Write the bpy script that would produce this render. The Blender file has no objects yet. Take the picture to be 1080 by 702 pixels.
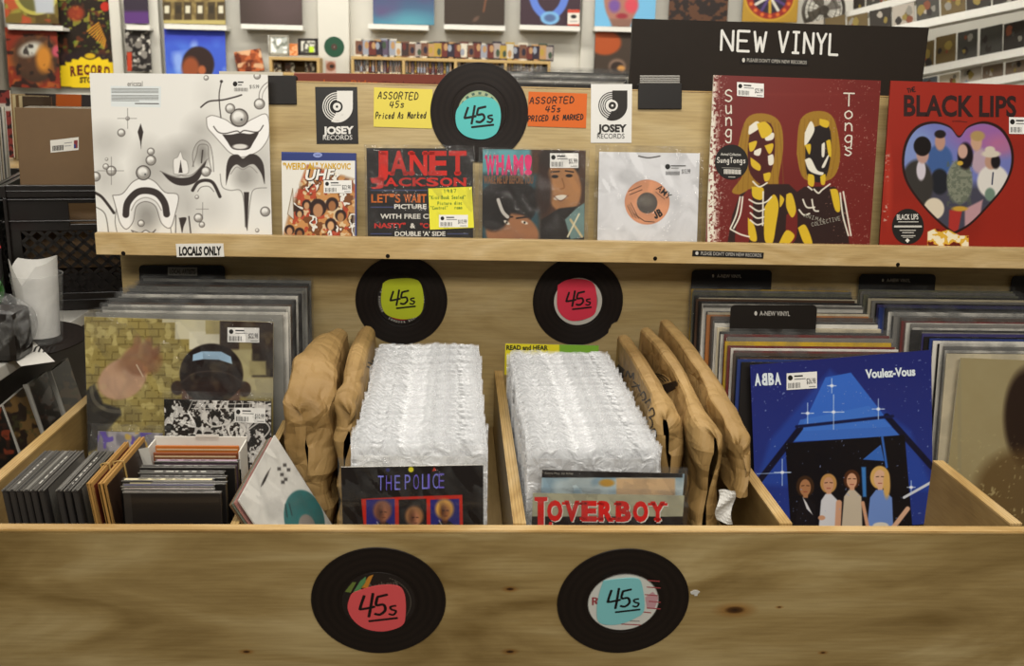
import bpy, bmesh, math, random
import numpy as np
from mathutils import Vector, Matrix
random.seed(7); RNG = np.random.RandomState(11)
PI = math.pi; R = math.radians
scene = bpy.context.scene; COL = scene.collection
# ------------------------------------------------------------------ camera
FPX, TH, PSI, ROLL = 1050.0, R(14.5), R(3.4), .026
CAM = Vector((0, 0, 1.5))
fw = Vector((math.sin(PSI)*math.cos(TH), math.cos(PSI)*math.cos(TH), -math.sin(TH)))
r0 = Vector((math.cos(PSI), -math.sin(PSI), 0)); u0 = r0.cross(fw)
rt = math.cos(ROLL)*r0 + math.sin(ROLL)*u0
up = -math.sin(ROLL)*r0 + math.cos(ROLL)*u0
cd = bpy.data.cameras.new('camera'); cam = bpy.data.objects.new('camera', cd); COL.objects.link(cam)
cam.matrix_world = Matrix(((rt.x, up.x, -fw.x, CAM.x), (rt.y, up.y, -fw.y, CAM.y), (rt.z, up.z, -fw.z, CAM.z), (0, 0, 0, 1)))
cd.sensor_width = 36; cd.lens = FPX/1080*36; cd.clip_start = .05
cd.dof.use_dof = True; cd.dof.focus_distance = 1.65; cd.dof.aperture_fstop = 7.0
scene.camera = cam
def proj(p):
    d = Vector(p)-CAM; z = d.dot(fw)
    return 540+FPX*d.dot(rt)/z, 351-FPX*d.dot(up)/z
def ray(px, py): return fw + rt*((px-540)/FPX) + up*((351-py)/FPX)
class Plane:
    def __init__(s, p, n): s.p = Vector(p); s.n = Vector(n).normalized()
    def at(s, px, py):
        d = ray(px, py); return CAM + d*((s.p-CAM).dot(s.n)/d.dot(s.n))
def upright(Y, lean=0, z=1.2):      # facing the customer, top leaning away by `lean` degrees
    return Plane((0, Y, z), (0, -math.cos(R(lean)), math.sin(R(lean))))
def frame_of(o, ex, ey):
    ex = ex.normalized(); ey = (ey-ex*ey.dot(ex)).normalized(); n = ex.cross(ey)
    return Matrix(((ex.x, ey.x, n.x, o.x), (ex.y, ey.y, n.y, o.y), (ex.z, ey.z, n.z, o.z), (0, 0, 0, 1)))
# ------------------------------------------------------------------ colours and materials
def h2(c):
    c = c.lstrip('#'); c = c if len(c) == 6 else ''.join(k*2 for k in c); return tuple(int(c[i:i+2], 16)/255 for i in (0, 2, 4))
def lin1(v): return v/12.92 if v <= .04045 else ((v+.055)/1.055)**2.4
def lin(c):
    if isinstance(c, str): c = h2(c)
    return tuple(lin1(v) for v in c)+(1,)
MATS = {}
def mat(name, col='#808080', rough=.5, metal=0, spec=.5, build=None, coat=0, alpha=1, bump=None):
    if name in MATS: return MATS[name]
    m = bpy.data.materials.new(name); m.use_nodes = True; nt = m.node_tree; b = nt.nodes['Principled BSDF']
    b.inputs['Base Color'].default_value = lin(col); b.inputs['Roughness'].default_value = rough
    b.inputs['Metallic'].default_value = metal; b.inputs['Specular IOR Level'].default_value = spec
    b.inputs['Coat Weight'].default_value = coat; b.inputs['Coat Roughness'].default_value = .08; b.inputs['Alpha'].default_value = alpha
    if build: build(nt, b)
    else:
        sc, st, dv = bump or (60, .05, .12)
        N = nt.nodes; L = nt.links; tc = N.new('ShaderNodeTexCoord'); nz = N.new('ShaderNodeTexNoise'); nz.inputs['Scale'].default_value = sc
        mx = N.new('ShaderNodeMixRGB'); mx.blend_type = 'MULTIPLY'; mx.inputs['Fac'].default_value = dv; mx.inputs['Color1'].default_value = lin(col)
        L.new(tc.outputs['Object'], nz.inputs['Vector']); L.new(nz.outputs['Fac'], mx.inputs['Color2']); L.new(mx.outputs[0], b.inputs['Base Color'])
        if st: bm_ = N.new('ShaderNodeBump'); bm_.inputs['Strength'].default_value = st; bm_.inputs['Distance'].default_value = .002; L.new(nz.outputs['Fac'], bm_.inputs['Height']); L.new(bm_.outputs[0], b.inputs['Normal'])
    MATS[name] = m; return m
def print_mat(name, rough, coat=0, wr=0, spec=.4, scale=14):
    def bld(nt, b):
        N = nt.nodes; L = nt.links; a = N.new('ShaderNodeAttribute'); a.attribute_name = 'Col'
        L.new(a.outputs['Color'], b.inputs['Base Color'])
        if wr:
            tc = N.new('ShaderNodeTexCoord'); nz = N.new('ShaderNodeTexNoise'); nz.inputs['Scale'].default_value = scale; nz.inputs['Distortion'].default_value = 1.2
            bp = N.new('ShaderNodeBump'); bp.inputs['Strength'].default_value = wr; bp.inputs['Distance'].default_value = .004
            L.new(tc.outputs['Object'], nz.inputs['Vector']); L.new(nz.outputs['Fac'], bp.inputs['Height']); L.new(bp.outputs[0], b.inputs['Coat Normal' if coat else 'Normal'])
    return mat(name, rough=rough, coat=coat, spec=spec, build=bld)
PRT = print_mat('printed_card', .55, spec=.3)
PRG = print_mat('printed_gloss_card', .38, coat=.35, wr=.25, spec=.3, scale=6)
def film(name, tint, a0, a1, rough=.12, bs=30, bst=.6, dist=.004):
    def bld(nt, b):
        N = nt.nodes; L = nt.links; out = nt.nodes['Material Output']; N.remove(b)
        tr = N.new('ShaderNodeBsdfTransparent'); gl = N.new('ShaderNodeBsdfPrincipled'); mx = N.new('ShaderNodeMixShader')
        gl.inputs['Base Color'].default_value = lin(tint); gl.inputs['Roughness'].default_value = rough; gl.inputs['Specular IOR Level'].default_value = .9
        tc = N.new('ShaderNodeTexCoord'); nz = N.new('ShaderNodeTexNoise'); nz.inputs['Scale'].default_value = bs; nz.inputs['Detail'].default_value = 4; nz.inputs['Distortion'].default_value = .8
        mp = N.new('ShaderNodeMapRange'); mp.inputs[1].default_value = .4; mp.inputs[2].default_value = .7; mp.inputs[3].default_value = a0; mp.inputs[4].default_value = a1
        bp = N.new('ShaderNodeBump'); bp.inputs['Strength'].default_value = bst; bp.inputs['Distance'].default_value = dist
        L.new(tc.outputs['Object'], nz.inputs['Vector']); L.new(nz.outputs['Fac'], mp.inputs[0]); L.new(nz.outputs['Fac'], bp.inputs['Height']); L.new(bp.outputs[0], gl.inputs['Normal'])
        L.new(mp.outputs[0], mx.inputs[0]); L.new(tr.outputs[0], mx.inputs[1]); L.new(gl.outputs[0], mx.inputs[2]); L.new(mx.outputs[0], out.inputs[0])
    return mat(name, build=bld)
CLEAR = film('clear_plastic', '#6c6c6a', .05, .22, .07, 26, .9, .006)
MILKY = film('milky_plastic', '#e2e3e4', .22, .85, .14, 60, 1, .006)
def wood(name, c1, c2, c3, axis=0, sc=1.0, ply=None, knots=()):
    def bld(nt, b):
        N = nt.nodes; L = nt.links; tc = N.new('ShaderNodeTexCoord'); mp = N.new('ShaderNodeMapping')
        s = [7*sc, 7*sc, 7*sc]; s[axis] = 2.0*sc; mp.inputs['Scale'].default_value = s
        L.new(tc.outputs['Object'], mp.inputs['Vector'])
        n1 = N.new('ShaderNodeTexNoise'); n1.inputs['Scale'].default_value = 1.2; n1.inputs['Detail'].default_value = 6; n1.inputs['Distortion'].default_value = 1.6; L.new(mp.outputs[0], n1.inputs['Vector'])
        mp2 = N.new('ShaderNodeMapping'); s2 = [260*sc]*3; s2[axis] = 14*sc; mp2.inputs['Scale'].default_value = s2; L.new(tc.outputs['Object'], mp2.inputs['Vector'])
        n2 = N.new('ShaderNodeTexNoise'); n2.inputs['Scale'].default_value = 1; n2.inputs['Detail'].default_value = 3; L.new(mp2.outputs[0], n2.inputs['Vector'])
        r = N.new('ShaderNodeValToRGB'); e = r.color_ramp.elements; e[0].position = .3; e[0].color = lin(c1); e[1].position = .7; e[1].color = lin(c3); x = e.new(.5); x.color = lin(c2)
        L.new(n1.outputs['Fac'], r.inputs[0])
        mx = N.new('ShaderNodeMixRGB'); mx.blend_type = 'MULTIPLY'; mx.inputs['Fac'].default_value = .3; L.new(r.outputs[0], mx.inputs['Color1'])
        r2 = N.new('ShaderNodeValToRGB'); r2.color_ramp.elements[0].position = .35; r2.color_ramp.elements[0].color = (.55, .5, .42, 1); r2.color_ramp.elements[1].position = .6; r2.color_ramp.elements[1].color = (1, 1, 1, 1)
        L.new(n2.outputs['Fac'], r2.inputs[0]); L.new(r2.outputs[0], mx.inputs['Color2']); last = mx.outputs[0]
        if ply is not None:      # plies seen on the cut edge
            w = N.new('ShaderNodeTexWave'); w.bands_direction = 'XYZ'[ply]; w.inputs['Scale'].default_value = 75; w.inputs['Distortion'].default_value = .6; w.inputs['Detail'].default_value = 2
            L.new(tc.outputs['Object'], w.inputs['Vector']); m2 = N.new('ShaderNodeMixRGB'); m2.blend_type = 'MULTIPLY'; m2.inputs['Fac'].default_value = .45
            r3 = N.new('ShaderNodeValToRGB'); r3.color_ramp.elements[0].color = (.35, .25, .13, 1); r3.color_ramp.elements[1].position = .5; r3.color_ramp.elements[1].color = (1, 1, 1, 1)
            L.new(w.outputs['Fac'], r3.inputs[0]); L.new(last, m2.inputs['Color1']); L.new(r3.outputs[0], m2.inputs['Color2']); last = m2.outputs[0]
        for (kx, kz, kr) in knots:
            vm = N.new('ShaderNodeVectorMath'); vm.operation = 'DISTANCE'; vm2 = N.new('ShaderNodeMapping'); vm2.inputs['Scale'].default_value = (1, 0, 2.2); vm.inputs[1].default_value = (kx, 0, kz*2.2)
            L.new(tc.outputs['Object'], vm2.inputs['Vector']); L.new(vm2.outputs[0], vm.inputs[0])
            rk = N.new('ShaderNodeValToRGB'); ke = rk.color_ramp.elements; ke[0].position = 0; ke[0].color = (.05, .022, .008, 1); ke[1].position = 1; ke[1].color = (1, 1, 1, 1); q = ke.new(.28); q.color = (.22, .12, .05, 1); q = ke.new(.45); q.color = (.8, .6, .4, 1)
            dv = N.new('ShaderNodeMath'); dv.operation = 'DIVIDE'; dv.inputs[1].default_value = kr; L.new(vm.outputs['Value'], dv.inputs[0]); L.new(dv.outputs[0], rk.inputs[0])
            m3 = N.new('ShaderNodeMixRGB'); m3.blend_type = 'MULTIPLY'; m3.inputs['Fac'].default_value = 1; L.new(last, m3.inputs['Color1']); L.new(rk.outputs[0], m3.inputs['Color2']); last = m3.outputs[0]
        L.new(last, b.inputs['Base Color'])
        bp = N.new('ShaderNodeBump'); bp.inputs['Strength'].default_value = .12; bp.inputs['Distance'].default_value = .001; L.new(n2.outputs['Fac'], bp.inputs['Height']); L.new(bp.outputs[0], b.inputs['Normal'])
    return mat(name, rough=.42, spec=.4, build=bld)
def vinyl_mat():
    def bld(nt, b):
        N = nt.nodes; L = nt.links; tc = N.new('ShaderNodeTexCoord'); w = N.new('ShaderNodeTexWave'); w.wave_type = 'RINGS'; w.rings_direction = 'Z'; w.inputs['Scale'].default_value = 420
        bp = N.new('ShaderNodeBump'); bp.inputs['Strength'].default_value = .25; bp.inputs['Distance'].default_value = .0006
        L.new(tc.outputs['Object'], w.inputs['Vector']); L.new(w.outputs['Fac'], bp.inputs['Height']); L.new(bp.outputs[0], b.inputs['Normal'])
        w2 = N.new('ShaderNodeTexWave'); w2.wave_type = 'RINGS'; w2.rings_direction = 'Z'; w2.inputs['Scale'].default_value = 30; r = N.new('ShaderNodeValToRGB'); r.color_ramp.elements[0].color = lin('#1c1511'); r.color_ramp.elements[1].color = lin('#221a15')
        L.new(tc.outputs['Object'], w2.inputs['Vector']); L.new(w2.outputs['Fac'], r.inputs[0]); L.new(r.outputs[0], b.inputs['Base Color'])
    return mat('black_vinyl', '#17120f', .45, spec=.2, build=bld)
VINYL = vinyl_mat()
BLACKP = mat('black_plastic', '#1b1612', .42, spec=.25); 
# ------------------------------------------------------------------ objects
def setp(o, label=None, cat=None, group=None, kind=None):
    for k, v in (('label', label), ('category', cat), ('group', group), ('kind', kind)):
        if v: o[k] = v
    return o
def thing(name, label, cat, M=None, group=None):
    o = bpy.data.objects.new(name, None); o.empty_display_size = .05; COL.objects.link(o)
    if M is not None: o.matrix_world = M if isinstance(M, Matrix) else Matrix.Translation(M)
    return setp(o, label, cat, group)
def link(name, me, parent=None, M=None):
    o = bpy.data.objects.new(name, me); COL.objects.link(o)
    if parent: o.parent = parent
    if M is not None:
        M = M if isinstance(M, Matrix) else Matrix.Translation(M)
        o.matrix_world = M if not parent else M
        if parent: o.matrix_parent_inverse = Matrix.Identity(4); o.matrix_basis = M
    return o
def copy_tree(root, M, label=None, group=None):
    c = root.copy(); COL.objects.link(c); c.matrix_basis = M
    if label: c['label'] = label
    if group: c['group'] = group
    for ch in root.children:
        d = ch.copy(); COL.objects.link(d); d.parent = c
        for g in ch.children:
            e = g.copy(); COL.objects.link(e); e.parent = d
    return c
class B:     # geometry collector in local coordinates; every vertex may carry a colour
    def __init__(s): s.v = []; s.f = []; s.m = []; s.c = []; s.mats = []; s.grids = []
    def mi(s, m):
        if m not in s.mats: s.mats.append(m)
        return s.mats.index(m)
    def add(s, vs, fs, m=None, col='#ffffff'):
        m = m or PRT; k = len(s.v); i = s.mi(m); s.v += [tuple(v) for v in vs]; c = lin(col) if not isinstance(col, list) else None
        s.c += [c]*len(vs) if c else col
        s.f += [tuple(k+a for a in f) for f in fs]; s.m += [i]*len(fs)
    def box(s, a, b, m=None, col='#ffffff', M=None, bev=0):
        bm = bmesh.new(); bmesh.ops.create_cube(bm, size=1)
        for v in bm.verts: v.co = Vector([(a[i]+b[i])/2+v.co[i]*(b[i]-a[i]) for i in range(3)])
        if bev: bmesh.ops.bevel(bm, geom=bm.edges[:], offset=bev, segments=2, affect='EDGES', profile=.6)
        if M is not None: bm.transform(M)
        bm.verts.ensure_lookup_table(); s.add([v.co for v in bm.verts], [[v.index for v in f.verts] for f in bm.faces], m, col); bm.free()
    def poly(s, pts, z, m=None, col='#ffffff'): s.add([(p[0], p[1], z) for p in pts], [list(range(len(pts)))], m, col)
    def prism(s, pts, z0, z1, m=None, col='#ffffff'):
        n = len(pts); s.add([(p[0], p[1], z0) for p in pts]+[(p[0], p[1], z1) for p in pts], [list(range(n))[::-1], list(range(n, 2*n))]+[[i, (i+1) % n, n+(i+1) % n, n+i] for i in range(n)], m, col)
    def lathe(s, prof, m=None, col='#ffffff', n=64, M=None, a0=0, a1=2*PI):
        full = abs(a1-a0-2*PI) < 1e-6; k = n if full else n+1; vs = []; fs = []
        for i in range(k):
            a = a0+(a1-a0)*i/n
            for (r, z) in prof: vs.append(Vector((r*math.cos(a), r*math.sin(a), z)))
        q = len(prof)
        for i in range(n):
            j = (i+1) % k
            for t in range(q-1): fs.append((i*q+t, j*q+t, j*q+t+1, i*q+t+1))
        if M is not None: vs = [M @ v for v in vs]
        s.add(vs, fs, m, col)
    def tube(s, pts, r, m=None, col='#ffffff', n=8):
        pts = [Vector(p) for p in pts]; vs = []; fs = []
        for i, p in enumerate(pts):
            t = (pts[min(i+1, len(pts)-1)]-pts[max(i-1, 0)]).normalized(); a = t.orthogonal().normalized() if i == 0 else (a-t*a.dot(t)).normalized(); b = t.cross(a)
            rr = r[i] if isinstance(r, (list, tuple)) else r
            for k in range(n): vs.append(p+a*(rr*math.cos(2*PI*k/n))+b*(rr*math.sin(2*PI*k/n)))
        for i in range(len(pts)-1):
            for k in range(n): fs.append((i*n+k, i*n+(k+1) % n, (i+1)*n+(k+1) % n, (i+1)*n+k))
        fs += [list(range(n))[::-1], list(range(len(vs)-n, len(vs)))]
        s.add(vs, fs, m, col)
    def grid(s, nx, ny, fn, m=None, col='#ffffff', cols=None):   # fn(u,v)->xyz
        vs = [fn(i/nx, j/ny) for j in range(ny+1) for i in range(nx+1)]
        fs = [(j*(nx+1)+i, j*(nx+1)+i+1, (j+1)*(nx+1)+i+1, (j+1)*(nx+1)+i) for j in range(ny) for i in range(nx)]
        s.add(vs, fs, m, col if cols is None else [tuple(c) for c in cols])
    def ribbon(s, pts, w, z, col='#111111', m=None):   # flat stroke with round-ish joints
        pts = [Vector((p[0], p[1])) for p in pts]; z0 = z
        for a, b in zip(pts, pts[1:]):
            s.rc = getattr(s, 'rc', 0)+1; z = z0+(s.rc % 9)*2.2e-5
            d = b-a
            if d.length < 1e-7: continue
            d = d.normalized(); n = Vector((-d.y, d.x))*w/2; e = d*w*.3
            s.add([(*(a-e*.9-n*.6), z), (*(a-n), z), (*(b-n), z), (*(b+e*.9-n*.6), z), (*(b+e*.9+n*.6), z), (*(b+n), z), (*(a+n), z), (*(a-e*.9+n*.6), z)], [list(range(8))], m, col)
    def mesh(s, name, smooth=False):
        me = bpy.data.meshes.new(name); me.from_pydata(s.v, [], s.f)
        for m in s.mats: me.materials.append(m)
        if len(s.mats) > 1: me.polygons.foreach_set('material_index', s.m)
        ca = me.color_attributes.new('Col', 'FLOAT_COLOR', 'POINT'); ca.data.foreach_set('color', np.array(s.c, dtype=np.float32).ravel())
        if smooth: me.polygons.foreach_set('use_smooth', [True]*len(me.polygons))
        me.update(); return me
    def build(s, name, parent=None, M=None, smooth=False): return link(name, s.mesh(name, smooth), parent, M)
def smooth_pts(pts, k=6):
    if len(pts) < 3: return pts
    P = [pts[0]]+list(pts)+[pts[-1]]; out = []
    for i in range(1, len(P)-2):
        p0, p1, p2, p3 = [np.array(P[i+j], float) for j in (-1, 0, 1, 2)]
        for t in np.linspace(0, 1, k, endpoint=False):
            out.append(tuple(.5*((2*p1)+(-p0+p2)*t+(2*p0-5*p1+4*p2-p3)*t*t+(-p0+3*p1-3*p2+p3)*t**3)))
    out.append(tuple(pts[-1])); return out
# ------------------------------------------------------------------ lettering
_G = {}
def glyph(sx, bold=0.0):
    k = (sx, bold)
    if k in _G: return _G[k]
    cu = bpy.data.curves.new('lettering', 'FONT'); cu.body = sx; cu.offset = bold; cu.resolution_u = 3; cu.fill_mode = 'FRONT'
    o = bpy.data.objects.new('lettering', cu); COL.objects.link(o); dg = bpy.context.evaluated_depsgraph_get(); me = o.evaluated_get(dg).to_mesh()
    vs = [(v.co.x, v.co.y) for v in me.vertices]; fs = [tuple(p.vertices) for p in me.polygons]; o.to_mesh_clear(); bpy.data.objects.remove(o); bpy.data.curves.remove(cu)
    _G[k] = (vs, fs); return _G[k]
H = .0  # (baseline reference of capitals is measured once)
CAPH = max(v[1] for v in glyph('H')[0])
SF = {  # pen letters on a 4 x 6 grid, y up
 'A': [[(0,0),(2,6),(4,0)],[(1,2.2),(3.2,2.2)]], 'B': [[(0,0),(0,6),(3,5.6),(3.2,4),(0,3.2),(3.6,2.6),(3.6,.6),(0,0)]], 'C': [[(4,5.2),(2.4,6),(.4,4.6),(0,2),(1,.3),(2.8,0),(4,1)]],
 'D': [[(.2,0),(.2,6),(2.6,5.4),(4,3),(3,.8),(.2,0)]], 'E': [[(4,6),(0,6),(0,0),(4,0)],[(0,3.1),(3.2,3.1)]], 'F': [[(4,6),(0,6),(0,0)],[(0,3.1),(3.2,3.1)]], 'G': [[(4,5.2),(2.4,6),(.4,4.6),(0,2),(1,.3),(2.8,0),(4,1),(4,2.8),(2.4,2.8)]],
 'H': [[(0,0),(0,6)],[(4,0),(4,6)],[(0,3),(4,3)]], 'I': [[(2,0),(2,6)],[(.6,6),(3.4,6)],[(.6,0),(3.4,0)]], 'J': [[(3,6),(3,1),(2,0),(.6,.4),(.2,1.6)]], 'K': [[(0,0),(0,6)],[(4,6),(0,2.6)],[(1.2,3.4),(4,0)]], 'L': [[(0,6),(0,0),(3.8,0)]],
 'M': [[(0,0),(.4,6),(2,2),(3.6,6),(4,0)]], 'N': [[(0,0),(0,6),(4,0),(4,6)]], 'O': [[(2,6),(.4,4.8),(0,3),(.5,1),(2,0),(3.5,1),(4,3),(3.6,4.8),(2,6)]], 'P': [[(0,0),(0,6),(3,5.8),(3.8,4.4),(3,3),(0,2.8)]], 'R': [[(0,0),(0,6),(3,5.8),(3.8,4.4),(3,3.1),(0,2.9)],[(1.6,2.9),(4,0)]],
 'S': [[(3.8,5.2),(2,6),(.3,5),(.6,3.6),(3.2,2.6),(3.8,1.2),(2.2,0),(0,.7)]], 'T': [[(2,0),(2,6)],[(0,6),(4,6)]], 'U': [[(0,6),(0,1.4),(1.4,0),(2.8,.2),(4,1.6),(4,6)]], 'V': [[(0,6),(2,0),(4,6)]], 'W': [[(0,6),(1,0),(2,4.4),(3,0),(4,6)]], 'X': [[(0,0),(4,6)],[(0,6),(4,0)]], 'Y': [[(0,6),(2,3),(4,6)],[(2,3),(2,0)]],
 '4': [[(2.6,0),(3.2,6)],[(1,6),(0,2.4),(4.2,2.6)]], '5': [[(4,6),(1,6),(.8,3.4),(2.8,3.6),(3.6,2),(2.4,.2),(.2,.4)]], '!': [[(2,6),(2,2)],[(2,.6),(2,0)]], '&': [[(4,0),(1,4.6),(2,6),(3,4.8),(.4,1.6),(1.4,0),(4,2.4)]],
 'a': [[(3.4,3.2),(1.4,3.6),(.2,1.6),(1.4,0),(3.2,1.2),(3.4,3.4),(3.6,0)]], 'c': [[(3.4,3),(1.6,3.6),(.2,1.8),(1.4,0),(3.4,.6)]], 'd': [[(3.4,3),(1.4,3.6),(.2,1.6),(1.4,0),(3.2,1.2),(3.6,6),(3.6,0)]], 'e': [[(.4,1.8),(3.4,2.2),(2,3.7),(.3,2),(1.6,0),(3.6,.8)]], 'g': [[(3.4,3.4),(1.4,3.6),(.2,1.8),(1.6,.4),(3.4,1.4),(3.4,3.4),(3.2,-1.6),(1.4,-2.2),(.2,-1.4)]],
 'i': [[(2,0),(2,3.4)],[(2,4.7),(2,5.1)]], 'k': [[(.4,0),(.4,6)],[(3.4,3.6),(.4,1.6),(3.6,0)]], 'n': [[(.4,0),(.4,3.6)],[(.4,2.4),(2,3.6),(3.4,2.6),(3.6,0)]], 'o': [[(2,3.6),(.3,2.4),(.6,.6),(2,0),(3.6,1),(3.4,2.8),(2,3.6)]], 'r': [[(.6,0),(.6,3.6)],[(.6,2.2),(2,3.4),(3.4,3.2)]], 's': [[(3.4,3.2),(1.8,3.7),(.6,2.8),(3.2,1.3),(2,0),(.2,.5)]], 't': [[(2,5),(1.8,.6),(3.2,.2)],[(.6,3.6),(3.4,3.7)]], 'u': [[(.4,3.6),(.6,.6),(2,0),(3.4,1.2)],[(3.4,3.6),(3.6,0)]], 'l': [[(2,6),(2,.3),(3,0)]], 'm': [[(0,0),(0,3.6)],[(0,2.6),(1.2,3.6),(2,2.6),(2,0)],[(2,2.6),(3.2,3.6),(4,2.6),(4,0)]],
 '"': [[(1,6),(1,4.8)],[(2.4,6),(2.4,4.8)]], '$': [[(3.6,5),(2,5.6),(.4,4.4),(3.4,2),(2,.6),(.3,1.2)],[(2,6),(2,0)]], '9': [[(3.6,5),(1.6,6),(.4,4.4),(1.8,3),(3.6,4.6),(3.2,0)]], '.': [[(2,0),(2,.4)]], '0': [[(2,6),(.4,4.8),(.2,3),(.5,1),(2,0),(3.5,1),(3.8,3),(3.6,4.8),(2,6)]], '8': [[(2,3.2),(.6,4.4),(2,6),(3.4,4.6),(.4,1.4),(2,0),(3.6,1.4),(2,3.2)]], '1': [[(1,5),(2,6),(2,0)]], '7': [[(0,6),(4,6),(1.4,0)]], '2': [[(.3,4.8),(2,6),(3.6,4.4),(.2,0),(3.9,0)]], '3': [[(.3,5.4),(2.4,6),(3.2,4.4),(1.6,3.2),(3.6,2),(2.4,0),(.2,.6)]]}
SERIF = {'J': [(.75, 1)], 'A': [(.08, 0), (.92, 0)], 'N': [(.1, 0), (.1, 1), (.9, 1)], 'E': [(.12, 1), (.12, 0)], 'T': [(.5, 0)], 'L': [(.15, 1), (.15, 0)], 'O': [], 'V': [(.08, 1), (.92, 1)], 'R': [(.12, 0), (.12, 1), (.9, 0)], 'B': [(.12, 1), (.12, 0)], 'Y': [(.1, 1), (.9, 1), (.5, 0)], 'K': [(.12, 1), (.12, 0), (.9, 1), (.9, 0)], 'I': [(.5, 1), (.5, 0)], 'W': [(.05, 1), (.5, 1), (.95, 1)], 'P': [(.12, 0), (.12, 1)], 'S': [], 'C': [], 'D': [(.1, 1), (.1, 0)], 'F': [(.12, 1), (.12, 0)]}
class Sheet(B):
    """flat thing lying in a plane; drawing calls take photo pixels and land on the plane as real lengths"""
    def __init__(s, plane, M): super().__init__(); s.pl = plane; s.M = M; s.Mi = M.inverted(); s.z = .0004; s.T = (0, 0, 1)
    def L(s, x, y):
        ox, oy, k = s.T; q = s.Mi @ s.pl.at(ox+x/k, oy+y/k); return (q.x, q.y)
    def pen(s, pts, w, col='#111111', sm=True, z=None, m=None):
        w = w/s.T[2]; P = [s.L(*p) for p in (smooth_pts(pts) if sm else pts)]; a = s.Mi @ s.pl.at(500, 300); b = s.Mi @ s.pl.at(501, 300); s.ribbon(P, w*s.unit(), z or s.z, col, m)
    def unit(s): return s._u if hasattr(s, '_u') else .0017
    def shape(s, pts, col, z=None, sm=False, m=None): s.poly([s.L(*p) for p in (smooth_pts(list(pts)+[pts[0]], 5)[:-1] if sm else pts)], z or s.z, m, col)
    def oval(s, cx, cy, rx, ry, col, z=None, n=40, m=None): s.poly([s.L(cx+rx*math.cos(-2*PI*i/n), cy+ry*math.sin(-2*PI*i/n)) for i in range(n)], z or s.z, m, col)
    def _map(s, x0, y0, x1, y1, hh):      # baseline from (x0,y0) to (x1,y1), capital height hh, all px
        dx, dy = x1-x0, y1-y0; l = math.hypot(dx, dy); nx, ny = dy/l, -dx/l
        return lambda u, v: s.L(x0+dx*u+nx*hh*v, y0+dy*u+ny*hh*v)
    def text(s, t, x0, y0, x1, y1, hh, col='#111111', bold=0, z=None, shear=0, m=None):
        vs, fs = glyph(t, bold); xs = [v[0] for v in vs]; a, b = min(xs), max(xs); f = s._map(x0, y0, x1, y1, hh); k = hh/math.hypot(x1-x0, y1-y0)
        s.add([(*f((v[0]-a)/(b-a)+shear*k*v[1]/CAPH, v[1]/CAPH), z or s.z) for v in vs], fs, m, col)
    def script(s, t, x0, y0, x1, y1, hh, w, col='#111111', z=None, shear=0, sm=False, gap=.35):
        n = len(t); f = s._map(x0, y0, x1, y1, hh); cw = 1/(n-gap*.999); k = hh/math.hypot(x1-x0, y1-y0); w = w/s.T[2]*s.unit()
        for i, ch in enumerate(t):
            for st in SF.get(ch, []):
                st = smooth_pts(st, 4) if sm else st
                s.ribbon([f((i+p[0]/4*(1-gap))*cw+shear*k*p[1]/6, p[1]/6) for p in st], w, z or s.z, col)
    def slab(s, t, x0, y0, x1, y1, hh, col, bold=.03, z=None, sw=.62, st=.14):
        n = len(t); W = [(.6 if c == 'I' else 1.25 if c in 'MW' else .5 if c == ' ' else 1) for c in t]; tot = sum(W); p = 0
        for c, wd in zip(t, W):
            a, b = (p+.05)/tot, (p+wd-.05)/tot; p += wd
            if c == ' ': continue
            X0, Y0, X1, Y1 = x0+(x1-x0)*a, y0+(y1-y0)*a, x0+(x1-x0)*b, y0+(y1-y0)*b; s.text(c, X0, Y0, X1, Y1, hh, col, bold, z); f = s._map(X0, Y0, X1, Y1, hh)
            for (u, v) in SERIF.get(c, []):
                h_ = sw/2*.75; v0 = v-st if v else 0; s.poly([f(u-h_, v0), f(u+h_, v0), f(u+h_, v0+st), f(u-h_, v0+st)], z or s.z, None, col)
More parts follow.
